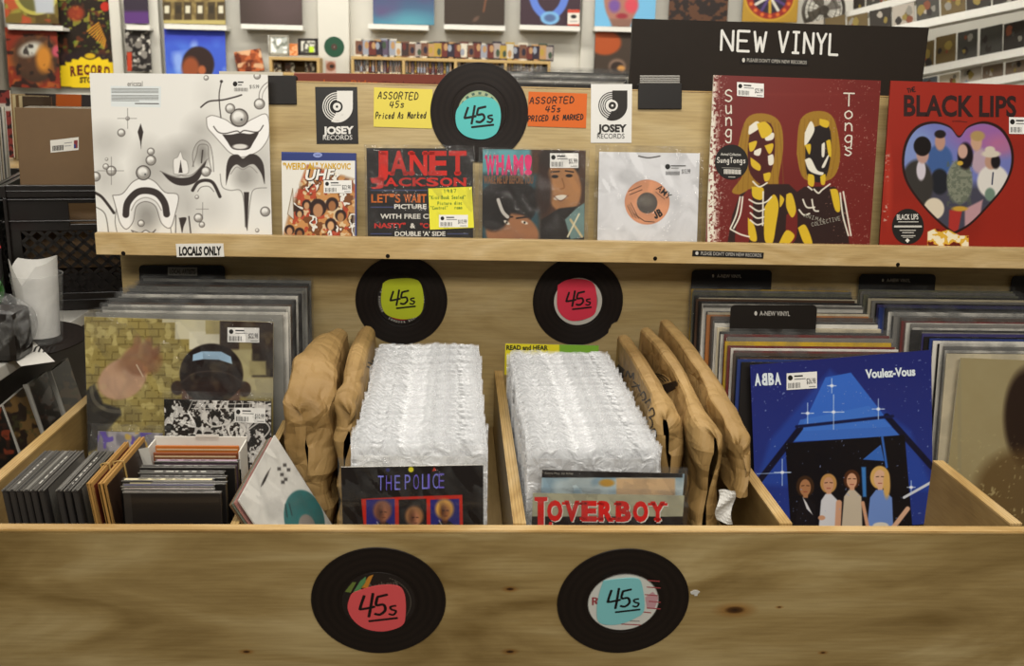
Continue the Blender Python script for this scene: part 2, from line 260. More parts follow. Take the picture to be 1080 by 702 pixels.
# ------------------------------------------------------------------ painter (colours on a fine grid of vertices)
def vnoise(X, Y, sc, seed=0, oct=3):
    out = np.zeros_like(X); amp = 1; tot = 0; rs = np.random.RandomState(seed)
    for o in range(oct):
        T = rs.rand(64, 64); x = X/sc*(2**o)+17.3; y = Y/sc*(2**o)+5.1; xi = np.floor(x).astype(int); yi = np.floor(y).astype(int); fx = x-xi; fy = y-yi; fx = fx*fx*(3-2*fx); fy = fy*fy*(3-2*fy)
        g = lambda a, b: T[a % 64, b % 64]
        out += amp*((g(xi, yi)*(1-fx)+g(xi+1, yi)*fx)*(1-fy)+(g(xi, yi+1)*(1-fx)+g(xi+1, yi+1)*fx)*fy); tot += amp; amp *= .55
    return out/tot
class Cv:
    def __init__(s, X, Y, bg): s.X0, s.Y0 = X, Y; s.X, s.Y = X, Y; s.C = np.ones(X.shape+(3,))*np.array(h2(bg)); s.k = 1
    def zoom(s, ox, oy, k): s.X = (s.X0-ox)*k; s.Y = (s.Y0-oy)*k; s.k = k
    def mix(s, A, col, a=1):
        A = (np.clip(A, 0, 1)*a)[..., None]; c = np.array(h2(col)) if isinstance(col, str) else col; s.C = s.C*(1-A)+c*A
    def ell(s, cx, cy, rx, ry, col, rot=0, soft=1, a=1):
        c, q = math.cos(R(rot)), math.sin(R(rot)); x = (s.X-cx)*c+(s.Y-cy)*q; y = -(s.X-cx)*q+(s.Y-cy)*c
        d = (np.sqrt((x/rx)**2+(y/ry)**2)-1)*min(rx, ry); s.mix(.5-d/s.sf(soft), col, a)
    def sf(s, soft): return max(soft*1.35, .8*s.k) if s.k > 1 else soft
    def sd(s, pts, closed=True):
        D = np.full(s.X.shape, 1e9); ins = np.zeros(s.X.shape, bool); P = list(pts); n = len(P)
        for i in range(n if closed else n-1):
            (x1, y1), (x2, y2) = P[i], P[(i+1) % n]; dx, dy = x2-x1, y2-y1; t = np.clip(((s.X-x1)*dx+(s.Y-y1)*dy)/(dx*dx+dy*dy+1e-9), 0, 1)
            D = np.minimum(D, (s.X-x1-t*dx)**2+(s.Y-y1-t*dy)**2)
            if closed and abs(dy) > 1e-9: ins ^= ((y1 > s.Y) != (y2 > s.Y)) & (s.X < (dx)*(s.Y-y1)/dy+x1)
        D = np.sqrt(D); return np.where(ins, -D, D) if closed else D
    def poly(s, pts, col, soft=1, a=1, sm=False, out=None, ow=1.5):
        if sm: pts = smooth_pts(list(pts)+[pts[0]], 5)[:-1]
        d = s.sd(pts); s.mix(.5-d/s.sf(soft), col, a)
        if out: s.mix(.5-(np.abs(d)-ow/2)/s.sf(soft), out)
    def line(s, pts, w, col, soft=.8, a=1, sm=True):
        if sm and len(pts) > 2: pts = smooth_pts(pts, 5)
        s.mix(.5-(s.sd(pts, False)-w/2)/s.sf(soft), col, a)
    def rect(s, x0, y0, x1, y1, col, soft=1, a=1): s.poly([(x0, y0), (x1, y0), (x1, y1), (x0, y1)], col, soft, a)
    def speck(s, sc, th, col, seed, a=1, soft=.04, mask=None, oct=2):
        m = np.clip((vnoise(s.X, s.Y, sc, seed, oct)-th)/soft, 0, 1)
        s.mix(m if mask is None else m*mask, col, a)
    def region(s, pts, soft=1): return np.clip(.5-s.sd(pts)/s.sf(soft), 0, 1)
def cover(name, label, cat, pl, bl, br, tl, art=None, bg='#888888', ext=0, t=.003, edge='#8a8378', group=None, res=1.25, m=None, part='printed_sleeve', w=None, hgt=None, single=False):
    """a flat printed sleeve or card standing in plane pl. Returns (root, Sheet): finish with sheet.close()"""
    o, bx, tp = pl.at(*bl), pl.at(*br), pl.at(*tl); M = frame_of(o, bx-o, tp-o); W = w or (bx-o).length; Hh = (hgt or (tp-o).length)
    wpx = math.hypot(br[0]-bl[0], br[1]-bl[1])
    if ext: ex = M @ Vector((0, -ext, 0)); M = Matrix.Translation(ex-M.translation) @ M; Hh += ext
    sh = Sheet(pl, M); sh._u = W/wpx; sh.W, sh.H = W, Hh
    nx = max(4, int(wpx*res)); ny = max(4, int(nx*Hh/W))
    U, V = np.meshgrid(np.linspace(0, W, nx+1), np.linspace(0, Hh, ny+1))
    o_ = np.array(M.translation); ex_ = np.array(M.to_3x3() @ Vector((1, 0, 0))); ey_ = np.array(M.to_3x3() @ Vector((0, 1, 0)))
    Pw = o_+U[..., None]*ex_+V[..., None]*ey_-np.array(CAM); z = Pw @ np.array(fw); X = 540+FPX*(Pw @ np.array(rt))/z; Y = 351-FPX*(Pw @ np.array(up))/z
    cv = Cv(X, Y, bg)
    if art: art(cv)
    C = np.clip(cv.C, 0, 1); C = np.where(C <= .04045, C/12.92, ((C+.055)/1.055)**2.4)
    vs = np.stack([U, V, np.zeros_like(U)], -1).reshape(-1, 3).tolist(); cols = [(*c, 1) for c in C.reshape(-1, 3).tolist()]
    fs = [(j*(nx+1)+i, j*(nx+1)+i+1, (j+1)*(nx+1)+i+1, (j+1)*(nx+1)+i) for j in range(ny) for i in range(nx)]
    sh.add(vs, fs, m or PRT, cols)
    e = .0002; sh.add([(0, 0, -e), (W, 0, -e), (W, Hh, -e), (0, Hh, -e), (0, 0, -t), (W, 0, -t), (W, Hh, -t), (0, Hh, -t)], [(4, 7, 6, 5), (0, 4, 5, 1), (1, 5, 6, 2), (2, 6, 7, 3), (3, 7, 4, 0)], m or PRT, edge)
    if single: root = None
    else: root = thing(name, label, cat, M, group)
    def close():
        if single: return setp(sh.build(name, None, M), label, cat, group)
        return sh.build(part, root)
    sh.close = close; sh.root = root; sh.nextz = .0004; return root, sh
def sub(root, sh, name, mat_=None):      # a part lying on a cover, drawn with the same px calls
    q = Sheet(sh.pl, sh.M); q._u = sh._u; q.z = .0008; q.T = sh.T; q.fin = lambda label=None: setp(q.build(name, root), label); return q
def bag_on(root, W, Hh, over=.006, top=.012, seed=0, m=None, z=.0016, wr=.0009, name='plastic_bag', drop=0):
    rs = np.random.RandomState(seed); b = B(); n = 26; ph = rs.rand(8)*6
    def f(u, v):
        x = -over+(W+2*over)*u; y = -drop+(Hh+top+drop)*v; k = .35+v*v*2.2
        return (x, y, z+wr*k*(math.sin(u*23+ph[0]+4*v)+math.sin(v*17+ph[1]+u*9)+.8*math.sin(u*61+v*31+ph[2])))
    b.grid(n*2, n, f, m or CLEAR); b.grid(n, 2, lambda u, v: (-over+(W+2*over)*u, -drop+(Hh+top+drop)*v, -.0045-wr*math.sin(u*19+ph[3])*v), m or CLEAR)
    return b.build(name, root, smooth=True)
def price_sticker(root, sh, x0, y0, x1, y1, skew=0, price='$22.98', name='price_sticker'):
    q = sub(root, sh, name); c = [(x0, y0), (x1, y0+skew), (x1, y1+skew), (x0, y1)]
    q.shape(c, '#eeece6'); q.z += .0002; w, h_ = x1-x0, y1-y0; P = lambda u, v: (x0+w*u, y0+h_*v+skew*u)
    q.oval(*P(.12, .28), h_*.15, h_*.16, '#1a1815', n=12)
    q.pen([P(.26, .2), P(.52, .2)], h_*.09, '#333333', False); q.pen([P(.26, .38), P(.62, .38)], h_*.05, '#777777', False)
    for i in range(9): u = .07+i*.046; q.pen([P(u, .6), P(u, .9)], w*(.018 if i % 3 else .028), '#4a4a4a', False)
    q.text(price, *P(.66, .7), *P(.96, .7), h_*.32, '#222222', .01); q.pen([P(.74, .88), P(.95, .88)], h_*.05, '#888888', False)
    return q.fin()
# ------------------------------------------------------------------ key planes, all measured from the 17.5 cm singles pinned on the boards
YF, ZF = 1.154, .943                    # top front edge of the bin front
GAM = 11
FRONT = Plane((0, YF, ZF), (-.006, -math.cos(R(GAM)), -math.sin(R(GAM))))
YM = 1.864; MID = upright(YM)
YL, ZL = 1.735, 1.22; LIP = upright(YL)
LEAN = 7.5; YB = 1.775
BOARD = Plane((0, YB+.018, ZL), (0, -math.cos(R(LEAN)), math.sin(R(LEAN))))     # display board
def lean_plane(y0, z0=ZL, lean=LEAN): return Plane((0, y0, z0), (0, -math.cos(R(lean)), math.sin(R(lean))))
kn = []
for (x, y, r) in ((538, 621, .013), (538, 687, .014), (775, 643, .034), (260, 687, .012), (868, 688, .009), (822, 640, .007)):
    p = FRONT.at(x, y); kn.append((p.x, p.z, r))
W_FRONT = wood('birch_plywood_front', '#82693a', '#a88f5c', '#c4ae7c', 0, 1, None, kn)
W_BOARD = wood('birch_plywood', '#ab925f', '#bca471', '#c8b384', 0, 1.2)
W_EDGE = wood('plywood_cut_edge', '#ad8c54', '#c4a36a', '#d2b683', 0, 1.5, ply=1)
W_EDGEY = wood('plywood_cut_edge_depth', '#a98850', '#bf9f66', '#ceb280', 1, 1.5, ply=0)
W_EDGEZ = wood('ledge_edge', '#bd9f6b', '#ccb07c', '#d8bf90', 0, 2.2)
W_SIDE = wood('plywood_panel', '#80683f', '#947a4c', '#a48a5a', 1, 1.4)
SCREW = mat('dark_screw', '#1a140f', .4, metal=.6)
rack = thing('record_bin_rack', 'long birch plywood record bin rack with open slots and a display ledge above', 'record bin rack', Vector((0, YF, .0)))
RI = Matrix.Translation((0, -YF, 0))
def rp(b, name, lab=None):
    b_ = b.build(name, rack, RI); return setp(b_, lab)
def board(name, a, c, m, top=None, M=None, parent=None):
    b = B(); b.box(a, c, m, M=M, bev=.0012)
    if top:     # the cut edge of the ply is its own look
        pass
    o = rp(b, name); return o
XA, XB = -.70, 1.25
# front panel (leans in at the foot) with lighter cut edge on top
s_, c_ = math.sin(R(GAM)), math.cos(R(GAM)); T = .018
def front_bx(z0, z1, y0=0, y1=T, m=W_FRONT, name='front_panel'):
    b = B(); bm = bmesh.new(); bmesh.ops.create_cube(bm, size=1)
    for v in bm.verts:
        x = XA+(v.co.x+.5)*(XB-XA); d = z0+(v.co.z+.5)*(z1-z0); y = y0+(v.co.y+.5)*(y1-y0)
        v.co = Vector((x, YF+y*1-d*s_*-1*-1-.0060*x, ZF+d*c_)) if False else Vector((x, YF-d*s_+y-.006*x, ZF+d*c_))
    bmesh.ops.bevel(bm, geom=bm.edges[:], offset=.0012, segments=2, affect='EDGES'); bm.verts.ensure_lookup_table()
    b.add([v.co for v in bm.verts], [[v.index for v in f.verts] for f in bm.faces], m); bm.free(); return rp(b, name)
front_bx(-.34, -.0045)
front_bx(-.0045, 0, m=W_EDGE, name='front_cut_edge')['label'] = 'pale layered plywood edge'
def upright_panel(name, x, y0, y1, z0, z1, t=.016, zback=None, yend=None):
    yf = y0+(ZF-z0)*.1944+.004; prof = [(yf, z0), (y1, z0), (y1, zback or z1), (yend or y1, z1), (y0+.002, z1)] if yend else [(yf, z0), (y1, z0), (y1, z1), (y0+.002, z1)]
    b = B(); n = len(prof); b.add([(x-t/2, y, z) for y, z in prof]+[(x+t/2, y, z) for y, z in prof], [list(range(n)), list(range(n, 2*n))[::-1]]+[[i, n+i, n+(i+1) % n, (i+1) % n] for i in range(n)], W_SIDE)
    b.box((x-t/2-.0002, y0, z1), (x+t/2+.0002, yend or y1, z1+.003), W_EDGEY); return rp(b, name)
YI = YF+T+.001
def xat(px, py, z): d = ray(px, py); return (CAM+d*((z-CAM.z)/d.z))
XD = [xat(240, 556, ZF).x, xat(549, 559, ZF).x, xat(836, 562, ZF).x, xat(1086, 564, ZF).x]
XS = xat(40, 472, ZF).x-.009
print('dividers', XD, XS)
upright_panel('divider', XD[0], YI, 1.60, .70, ZF-.016, t=.010)
upright_panel('divider', XD[1], YI, YM-.01, .70, ZF-.002)
upright_panel('divider', XD[2], YI, 1.60, .60, ZF-.002)
upright_panel('divider', XD[3], YI, 1.395, .60, ZF-.002)
upright_panel('side_panel', XS, YI, YM-.01, .35, ZF-.002)
def slab(name, x0, x1, y0, z0, y1, z1, t=.012, m=W_SIDE):
    y0 = max(y0, YI+(ZF-z0+t)*.1944+.004); b = B(); b.add([(x0, y0, z0), (x1, y0, z0), (x1, y1, z1), (x0, y1, z1), (x0, y0, z0-t), (x1, y0, z0-t), (x1, y1, z1-t), (x0, y1, z1-t)], [(0, 1, 2, 3), (7, 6, 5, 4), (0, 4, 5, 1), (1, 5, 6, 2), (2, 6, 7, 3), (3, 7, 4, 0)], m); return rp(b, name)
XG = XD[0]-.125
ZFL = .8445                             # raised floor under the singles and CDs
slab('bin_floor', XS+.009, XG, YI, ZFL, 1.54, ZFL)
slab('bin_floor', XG+.001, XD[0]-.007, YI, .775, 1.54, .775)
slab('bin_floor', XS+.009, XD[0]-.007, 1.545, .785, YM-.012, .785)
slab('bin_floor', XD[0]+.007, -.1395, YI, .795, YM-.012, .795)
slab('bin_floor', -.139, XD[1]-.009, YI, .828, YM-.012, .828)
slab('bin_floor', XD[1]+.009, XD[2]-.009, YI, .821, YM-.012, .821)
slab('bin_floor', XD[2]+.009, XB-.02, YI+.02, .640, YM-.012, .64)
# middle board, ledge, display board
XM0 = MID.at(129, 300).x
b = B(); b.box((XM0, YM, .60), (XB, YM+.018, ZL-.02), W_BOARD, bev=.001); rp(b, 'back_panel')
XL0 = LIP.at(101, 264).x
b = B(); b.box((XL0, YL+.0145, ZL-.037), (XB, YM+.06, ZL-.019), W_BOARD, bev=.001); rp(b, 'ledge_board')
b = B(); b.box((XL0, YL, ZL-.038), (XB, YL+.014, ZL), W_EDGEZ, bev=.0015); rp(b, 'ledge_lip')
for (x, y) in ((130, 267), (409, 270), (691, 272.5), (947, 279)):
    p = LIP.at(x, y); b = B(); b.lathe([(0, .0012), (.0030, .001), (.0042, -.0006), (.0044, -.002)], SCREW, n=16, M=Matrix.Translation((p.x, YL, p.z)) @ Matrix.Rotation(PI/2, 4, 'X')); rp(b, 'screw')
# display board leaning back on the ledge
XB0 = BOARD.at(140, 200).x
ztop = BOARD.at(540, 91)
Hb = (ztop.z-ZL+.018)/math.cos(R(LEAN))
MB_ = Matrix.Translation(BOARD.p+Vector((0, 0, 0))) @ Matrix.Rotation(-R(LEAN), 4, 'X')
b = B(); b.box((XB0, 0, -.018), (XB, .015, Hb-.021), W_BOARD, M=MB_, bev=.001); rp(b, 'display_board')
b = B(); b.box((XB0, 0, Hb-.0205), (XB, .015, Hb-.018), W_EDGE, M=MB_); rp(b, 'display_board_edge')

# ------------------------------------------------------------------ singles pinned on the boards
def hand45(q, cx, cy, k, col='#14100d', rot=0, w=3.4, under=True):
    c, s = math.cos(rot), math.sin(rot); P = lambda pts: [(cx+(x*c-y*s)*k, cy+(x*s+y*c)*k) for x, y in pts]
    q.pen(P([(-14, -11), (-19, 2), (-18, 4), (-3, 2)]), w*k, col); q.pen(P([(-4, -13), (-8, 5), (-10, 13)]), w*k, col)
    q.pen(P([(12, -11), (1, -9)]), w*k, col); q.pen(P([(1, -9), (-1, 0), (7, 0), (9, 6), (3, 11), (-3, 10)]), w*k, col)
    q.pen(P([(21, 2), (15, 3), (16, 6), (21, 8), (18, 12), (13, 11)]), w*.8*k, col)
    if under: q.pen(P([(-10, 18), (22, 16)]), w*.9*k, col)
def seven_inch(label, pl, cx, cy, Mplane, lab_art, st_poly, st_col, hk, hx, hy, notch=None, hole=True):
    p = pl.at(cx, cy); n = pl.n; ex = Vector((1, 0, 0)); ex = (ex-n*ex.dot(n)).normalized(); ey = n.cross(ex); M = frame_of(p+n*.0012, ex, ey)
    root = thing('vinyl_single', label, 'record', M); b = B(); pr = [(.0190, 0), (.0190, .0014), (.047, .0016), (.0480, .0009), (.0505, .0009), (.0515, .0014), (.0855, .0014), (.0868, .0017), (.0873, .0009), (.0870, 0)]
    if notch is not None:
        bb = B(); bb.lathe(pr, VINYL, n=96); N = 96; vs = bb.v
        for i, v in enumerate(vs):
            a = math.atan2(v[1], v[0]); rr = math.hypot(v[0], v[1]); dd = abs((a-notch+PI) % (2*PI)-PI)
            if rr > .08 and dd < .16: k = (rr-.007*(1-dd/.16)**.5*(1 if int(dd*60) % 2 else .7))/rr; vs[i] = (v[0]*k, v[1]*k, v[2])
        b = bb
    else: b.lathe(pr, VINYL, n=96)
    b.build('disc', root)
    q = Sheet(pl, M); q._u = .0873*2/ (proj(M @ Vector((.0873, 0, 0)))[0]-proj(M @ Vector((-.0873, 0, 0)))[0]); q.z = .0019
    lab_art(q); q.build('paper_label', root)
    t = Sheet(pl, M); t._u = q._u; t.z = .0034; t.prism([t.L(*a) for a in smooth_pts(st_poly+[st_poly[0]], 5)[:-1]][::-1], .0027, .0033, PRT, st_col); t.z = .0035; hand45(t, hx, hy, hk, rot=-.05); t.build('price_dot', root)
    return root
def ring(q, r0, r1, col, n=60, z=None, a0=0, a1=2*PI):
    P = [(r*math.cos(a0+(a1-a0)*i/n), r*math.sin(a0+(a1-a0)*i/n), z or q.z) for i in range(n+1) for r in (r0, r1)]
    q.add(P, [(2*i, 2*i+1, 2*i+3, 2*i+2) for i in range(n)], None, col)
def lab_black(q):
    ring(q, .0, .0475, '#231c18', z=.0018)
    q.shape([(372, 624), (380, 611), (386, 606), (386, 612), (376, 626)], '#5b8f5a'); q.shape([(381, 618), (389, 606), (394, 604), (388, 618)], '#c9852e'); q.shape([(364, 622), (372, 612), (376, 612), (370, 623)], '#6a7a38')
    q.text('Antheus', 388, 620, 420, 615, 6, '#6b6257', 0, z=.0021)
    for i in range(30): a = -1.3+i*.085; ring(q, .041, .0425, '#5c544b', 2, .0021, a, a+.05)
def lab_white(q):
    ring(q, 0, .0470, '#d9d8d0', z=.0018); ring(q, .0462, .0468, '#6c6a66', z=.002)
    for (x, y, w_) in ((628, 629, 9), (627, 634, 7), (683, 610, 12), (682, 617, 14), (680, 625, 13), (684, 632, 12), (682, 639, 14), (676, 643, 10), (648, 652, 26), (655, 656, 20)): q.pen([(x, y), (x+w_, y+1)], 1.3, '#a8474a' if x != 648 else '#555', False, z=.0021) if x != 648 else q.pen([(x, y), (x+w_, y+1)], 1, '#777777', False, z=.0021)
    q.text('R', 624, 636, 632, 636, 8, '#9c3f45', .02, z=.0022); q.shape([(680, 628), (688, 622), (694, 628), (690, 640), (682, 640)], '#c79aa0', z=.00205)
def lab_ring(c0, c1, c2, txt, tc):
    def f(q):
        ring(q, 0, .0465, c0, z=.0018); ring(q, .0355, .0385, c1, z=.002); ring(q, 0, .0355, c2, z=.002)
        if txt:
            n = len(txt)
            for i, ch in enumerate(txt):
                a = PI/2-i*2*PI/n; M = Matrix.Rotation(a-PI/2, 2); vs, fs = glyph(ch, .02) if ch != ' ' else ([], [])
                if vs:
                    x0 = min(v[0] for v in vs); x1 = max(v[0] for v in vs); P = []
                    for v in vs: w = M @ Vector(((v[0]-(x0+x1)/2)/CAPH*.0034, .0400+v[1]/CAPH*.0036)); P.append((w.x, w.y, .0021))
                    q.add(P, fs, None, tc)
    return f
BP = Plane(BOARD.p-Vector((0, .0, 0)), BOARD.n)
seven_inch('black seven inch record with red 45s dot, stuck on the front board', FRONT, 399.5, 633, None, lab_black, [(369, 628), (374, 622), (398, 615), (419, 615), (427, 624), (428, 645), (424, 657), (405, 663), (385, 660), (372, 650), (367, 638)], '#e2585a', .93, 398, 635)
seven_inch('black seven inch record with pale blue 45s dot, stuck on the front board', FRONT, 657, 633.5, None, lab_white, [(636, 610), (650, 608), (668, 607), (676, 612), (679, 640), (668, 650), (650, 656), (632, 654), (629, 640), (632, 622)], '#86cdd0', .8, 656, 628)
seven_inch('black seven inch record with yellow 45s dot, under the display ledge', MID, 423.5, 316.5, None, lab_ring('#1f1a17', '#b3262c', '#1b1714', 'GARDNER RECORDS   GARDNER RECORDS   GARDNER RECORDS   ', '#cfc9bd'), [(404, 298), (412, 294), (434, 293), (444, 299), (447, 318), (442, 332), (425, 336), (408, 331), (402, 318)], '#c6d22a', .62, 424, 313)
seven_inch('black chipped seven inch record with red 45s dot, under the display ledge', MID, 609.5, 317.5, None, lab_ring('#cfcbc0', '#8a8780', '#cfcbc0', '', '#555'), [(588, 300), (600, 294), (620, 295), (628, 304), (628, 328), (616, 336), (600, 337), (588, 325)], '#e63a52', .62, 609, 314, notch=-.62)
for i_, o in enumerate(list(COL.objects)):
    pass
def lab_teal(q):
    ring(q, 0, .0380, '#8aa07c', z=.0018); ring(q, .030, .0365, '#a8b48e', z=.002)
    for i in range(16): a = .4+i*.36; ring(q, .031, .0355, '#4d6a5e', 1, .0021, a, a+.16)
seven_inch('black seven inch record with turquoise 45s dot, at the top of the display board', BP, 505.5, 118.5, None, lab_teal, [(488, 108), (497, 103), (516, 103), (526, 111), (528, 126), (523, 141), (509, 147), (492, 144), (482, 134), (481, 118)], '#58c0bc', .72, 504, 121)
# ------------------------------------------------------------------ covers standing on the display ledge
OUT = '#2b2723'
def a_clown(c):
    c.zoom(95, 70, 3.79); D = '#38302d'; G = '#6f6b65'
    for (x, y, rx, ry, a) in ((60, 300, 70, 60, .28), (370, 340, 60, 40, .5), (440, 255, 50, 50, .3), (330, 400, 60, 30, .4), (60, 450, 50, 60, .25), (480, 570, 60, 60, .16), (690, 420, 60, 90, .25), (390, 560, 25, 80, .3), (255, 520, 130, 100, .22), (470, 120, 30, 50, .12), (590, 300, 150, 100, .12), (230, 380, 50, 70, .3)): c.ell(x, y, rx, ry, G, soft=60, a=a)
    big = [(90, 515), (130, 508), (170, 462), (215, 445), (258, 460), (300, 503), (352, 515), (340, 590), (320, 645), (285, 625), (262, 560), (222, 540), (185, 560), (172, 620), (145, 650), (120, 625), (105, 570)]
    c.poly(big, '#efede8', sm=True, out='#6b6661', ow=3); c.ell(224, 605, 42, 55, G, soft=40, a=.55)
    c.line([(143, 592), (150, 545), (185, 505), (225, 496), (268, 508), (297, 545), (306, 590)], 27, D); c.line([(165, 575), (185, 540), (222, 524), (262, 540), (285, 575)], 4, '#a5a099')
    c.poly([(165, 655), (200, 665), (222, 655), (245, 665), (262, 652), (240, 672), (190, 674)], '#f3f1ec', sm=True, out=D, ow=3)
    c.line([(105, 570), (100, 620), (110, 672)], 3, G); c.line([(322, 645), (325, 672)], 3, G)
    top = [(465, 205), (490, 196), (540, 212), (590, 240), (650, 210), (706, 192), (716, 270), (690, 322), (655, 348), (605, 362), (560, 345), (530, 315), (495, 275), (470, 245)]
    c.poly(top, '#f3f1ed', sm=True, out='#7c7771', ow=3)
    c.poly([(528, 272), (565, 272), (600, 266), (640, 270), (674, 262), (652, 305), (635, 330), (600, 334), (568, 328), (548, 300)], D, sm=True); c.ell(600, 320, 30, 10, '#dedad3', soft=3); c.line([(494, 240), (512, 262), (540, 268), (585, 258), (600, 264), (618, 256), (670, 262), (692, 236)], 4, D)
    c.poly([(543, 475), (545, 400), (560, 360), (590, 352), (611, 368), (640, 350), (672, 358), (694, 395), (698, 470), (685, 430), (660, 395), (640, 392), (611, 405), (585, 392), (562, 415)], D, sm=True); c.ell(615, 440, 42, 45, G, soft=35, a=.5)
    c.line([(562, 430), (585, 402), (611, 412), (640, 400), (668, 425)], 3, '#8f8a84')
    for off in (0, 16): c.line([(414-off*.3, 400), (410+off, 350), (425+off*.5, 310+off*.5), (450, 295+off), (478-off*.4, 312+off*.4), (490-off, 360), (494-off*.5, 420)], 3, '#77716c')
    c.ell(450, 350, 22, 38, G, soft=24, a=.7); c.line([(445, 385), (450, 335)], 5, D)
    c.poly([(284, 420), (330, 440), (375, 445), (415, 432), (465, 375), (435, 450), (395, 474), (350, 474), (315, 455)], D, sm=True); c.line([(280, 418), (330, 438), (360, 436), (365, 430), (372, 437), (412, 430), (470, 370)], 3, '#77716c')
    c.poly([(335, 430), (333, 375), (350, 362), (362, 340), (372, 368), (388, 382), (390, 428)], '#e9e6e0', sm=True, out='#8d8a84', ow=2.5); c.poly([(362, 375), (370, 425), (354, 425)], D)
    c.line([(410, 495), (430, 465), (460, 455), (492, 466), (519, 520)], 13, D); c.line([(430, 500), (445, 482), (475, 480), (495, 500)], 3, G)
    c.line([(520, 430), (528, 480), (560, 495), (600, 495), (615, 540), (620, 640)], 3.5, '#8d8a84'); c.line([(705, 485), (655, 492), (640, 540), (628, 655)], 3.5, '#8d8a84'); c.poly([(614, 502), (636, 502), (628, 655), (622, 640)], D, soft=1)
    c.poly([(355, 605), (385, 605), (374, 640), (368, 665), (362, 640)], D, sm=True); c.line([(343, 595), (342, 672)], 4, '#6b6661'); c.line([(395, 600), (403, 672)], 5, D)
    c.line([(443, 163), (475, 140), (530, 134), (580, 122), (605, 114)], 6, D); c.line([(525, 60), (516, 110), (518, 160), (523, 205)], 4, D); c.ell(525, 60, 6, 6, D)
    c.line([(678, 160), (676, 110), (690, 80), (712, 62)], 3, '#77716c'); c.line([(688, 160), (690, 110), (712, 75)], 2, '#77716c')
    c.line([(20, 505), (45, 520), (70, 550), (95, 585)], 11, D); c.line([(20, 560), (60, 590), (75, 672)], 4, G)
    c.poly([(202, 228), (213, 262), (206, 300), (204, 330), (200, 300), (190, 262)], D)
    for (x, y, r) in ((213, 425, 30), (243, 375, 21), (243, 340, 15), (85, 417, 20), (63, 400, 12), (125, 265, 16), (463, 420, 20), (596, 205, 37), (560, 168, 20), (433, 605, 18), (447, 632, 12), (677, 150, 22), (427, 522, 8), (464, 46, 10), (668, 38, 14), (700, 580, 20), (668, 655, 8), (204, 627, 14), (22, 440, 20), (66, 371, 6), (150, 208, 8)):
        c.ell(x, y, r, r, '#423c38', soft=1); c.ell(x, y, r*.86, r*.86, '#98938c'); c.ell(x-r*.1, y-r*.15, r*.62, r*.6, '#eceae4', soft=r*.2); c.ell(x+r*.15, y+r*.35, r*.5, r*.3, '#8d8982', soft=r*.4, a=.6); c.ell(x+r*.25, y+r*.2, r*.12, r*.12, '#444')if r > 25 else None
    for (x, y, l) in ((150, 208, 40), (85, 417, 55), (450, 570, 26)): c.line([(x-l, y), (x+l*.9, y)], 1.6, '#6b6661'); c.line([(x, y-l), (x, y+l)], 1.8, '#6b6661')
    c.poly([(82, 78), (284, 80), (283, 164), (84, 160)], '#d9e2e4', soft=2, a=.7)
pl = lean_plane(1.752)
root, sh = cover('record_album', 'large white album with grey clown mouth drawings, at the left end of the ledge', 'record', pl, (103, 252), (287, 252), (98, 77), a_clown, '#e8e6df', ext=.003, t=.004, edge='#d8d4c8', res=2.0)
sh.T = (95, 70, 3.79); sh.text('ericstal', 150, 79, 210, 79, 20, '#55504a', .0)
for k in range(10): y = 88+k*5.4; sh.pen([(86, y), (86+(188 if k % 5 != 4 else 110), y+1)], 1.6, '#7d7a76', False) if k not in (4, 10) else 0
sh.pen([(180, 148), (275, 149)], 3.4, '#55504a', False)
sh.oval(580, 70, 9, 10, '#1e1a17'); sh.pen([(592, 63), (612, 63)], 5, '#333333', False); sh.pen([(592, 74), (606, 74)], 3, '#666666', False)
for i in range(14): sh.pen([(577+i*4, 86), (577+i*4, 99)], 1.6+(i % 3)*.5, '#77736e', False)
sh.text('$15.99', 638, 88, 676, 88, 14, '#3a3632', 0); sh.close()
sh.T = (0, 0, 1)
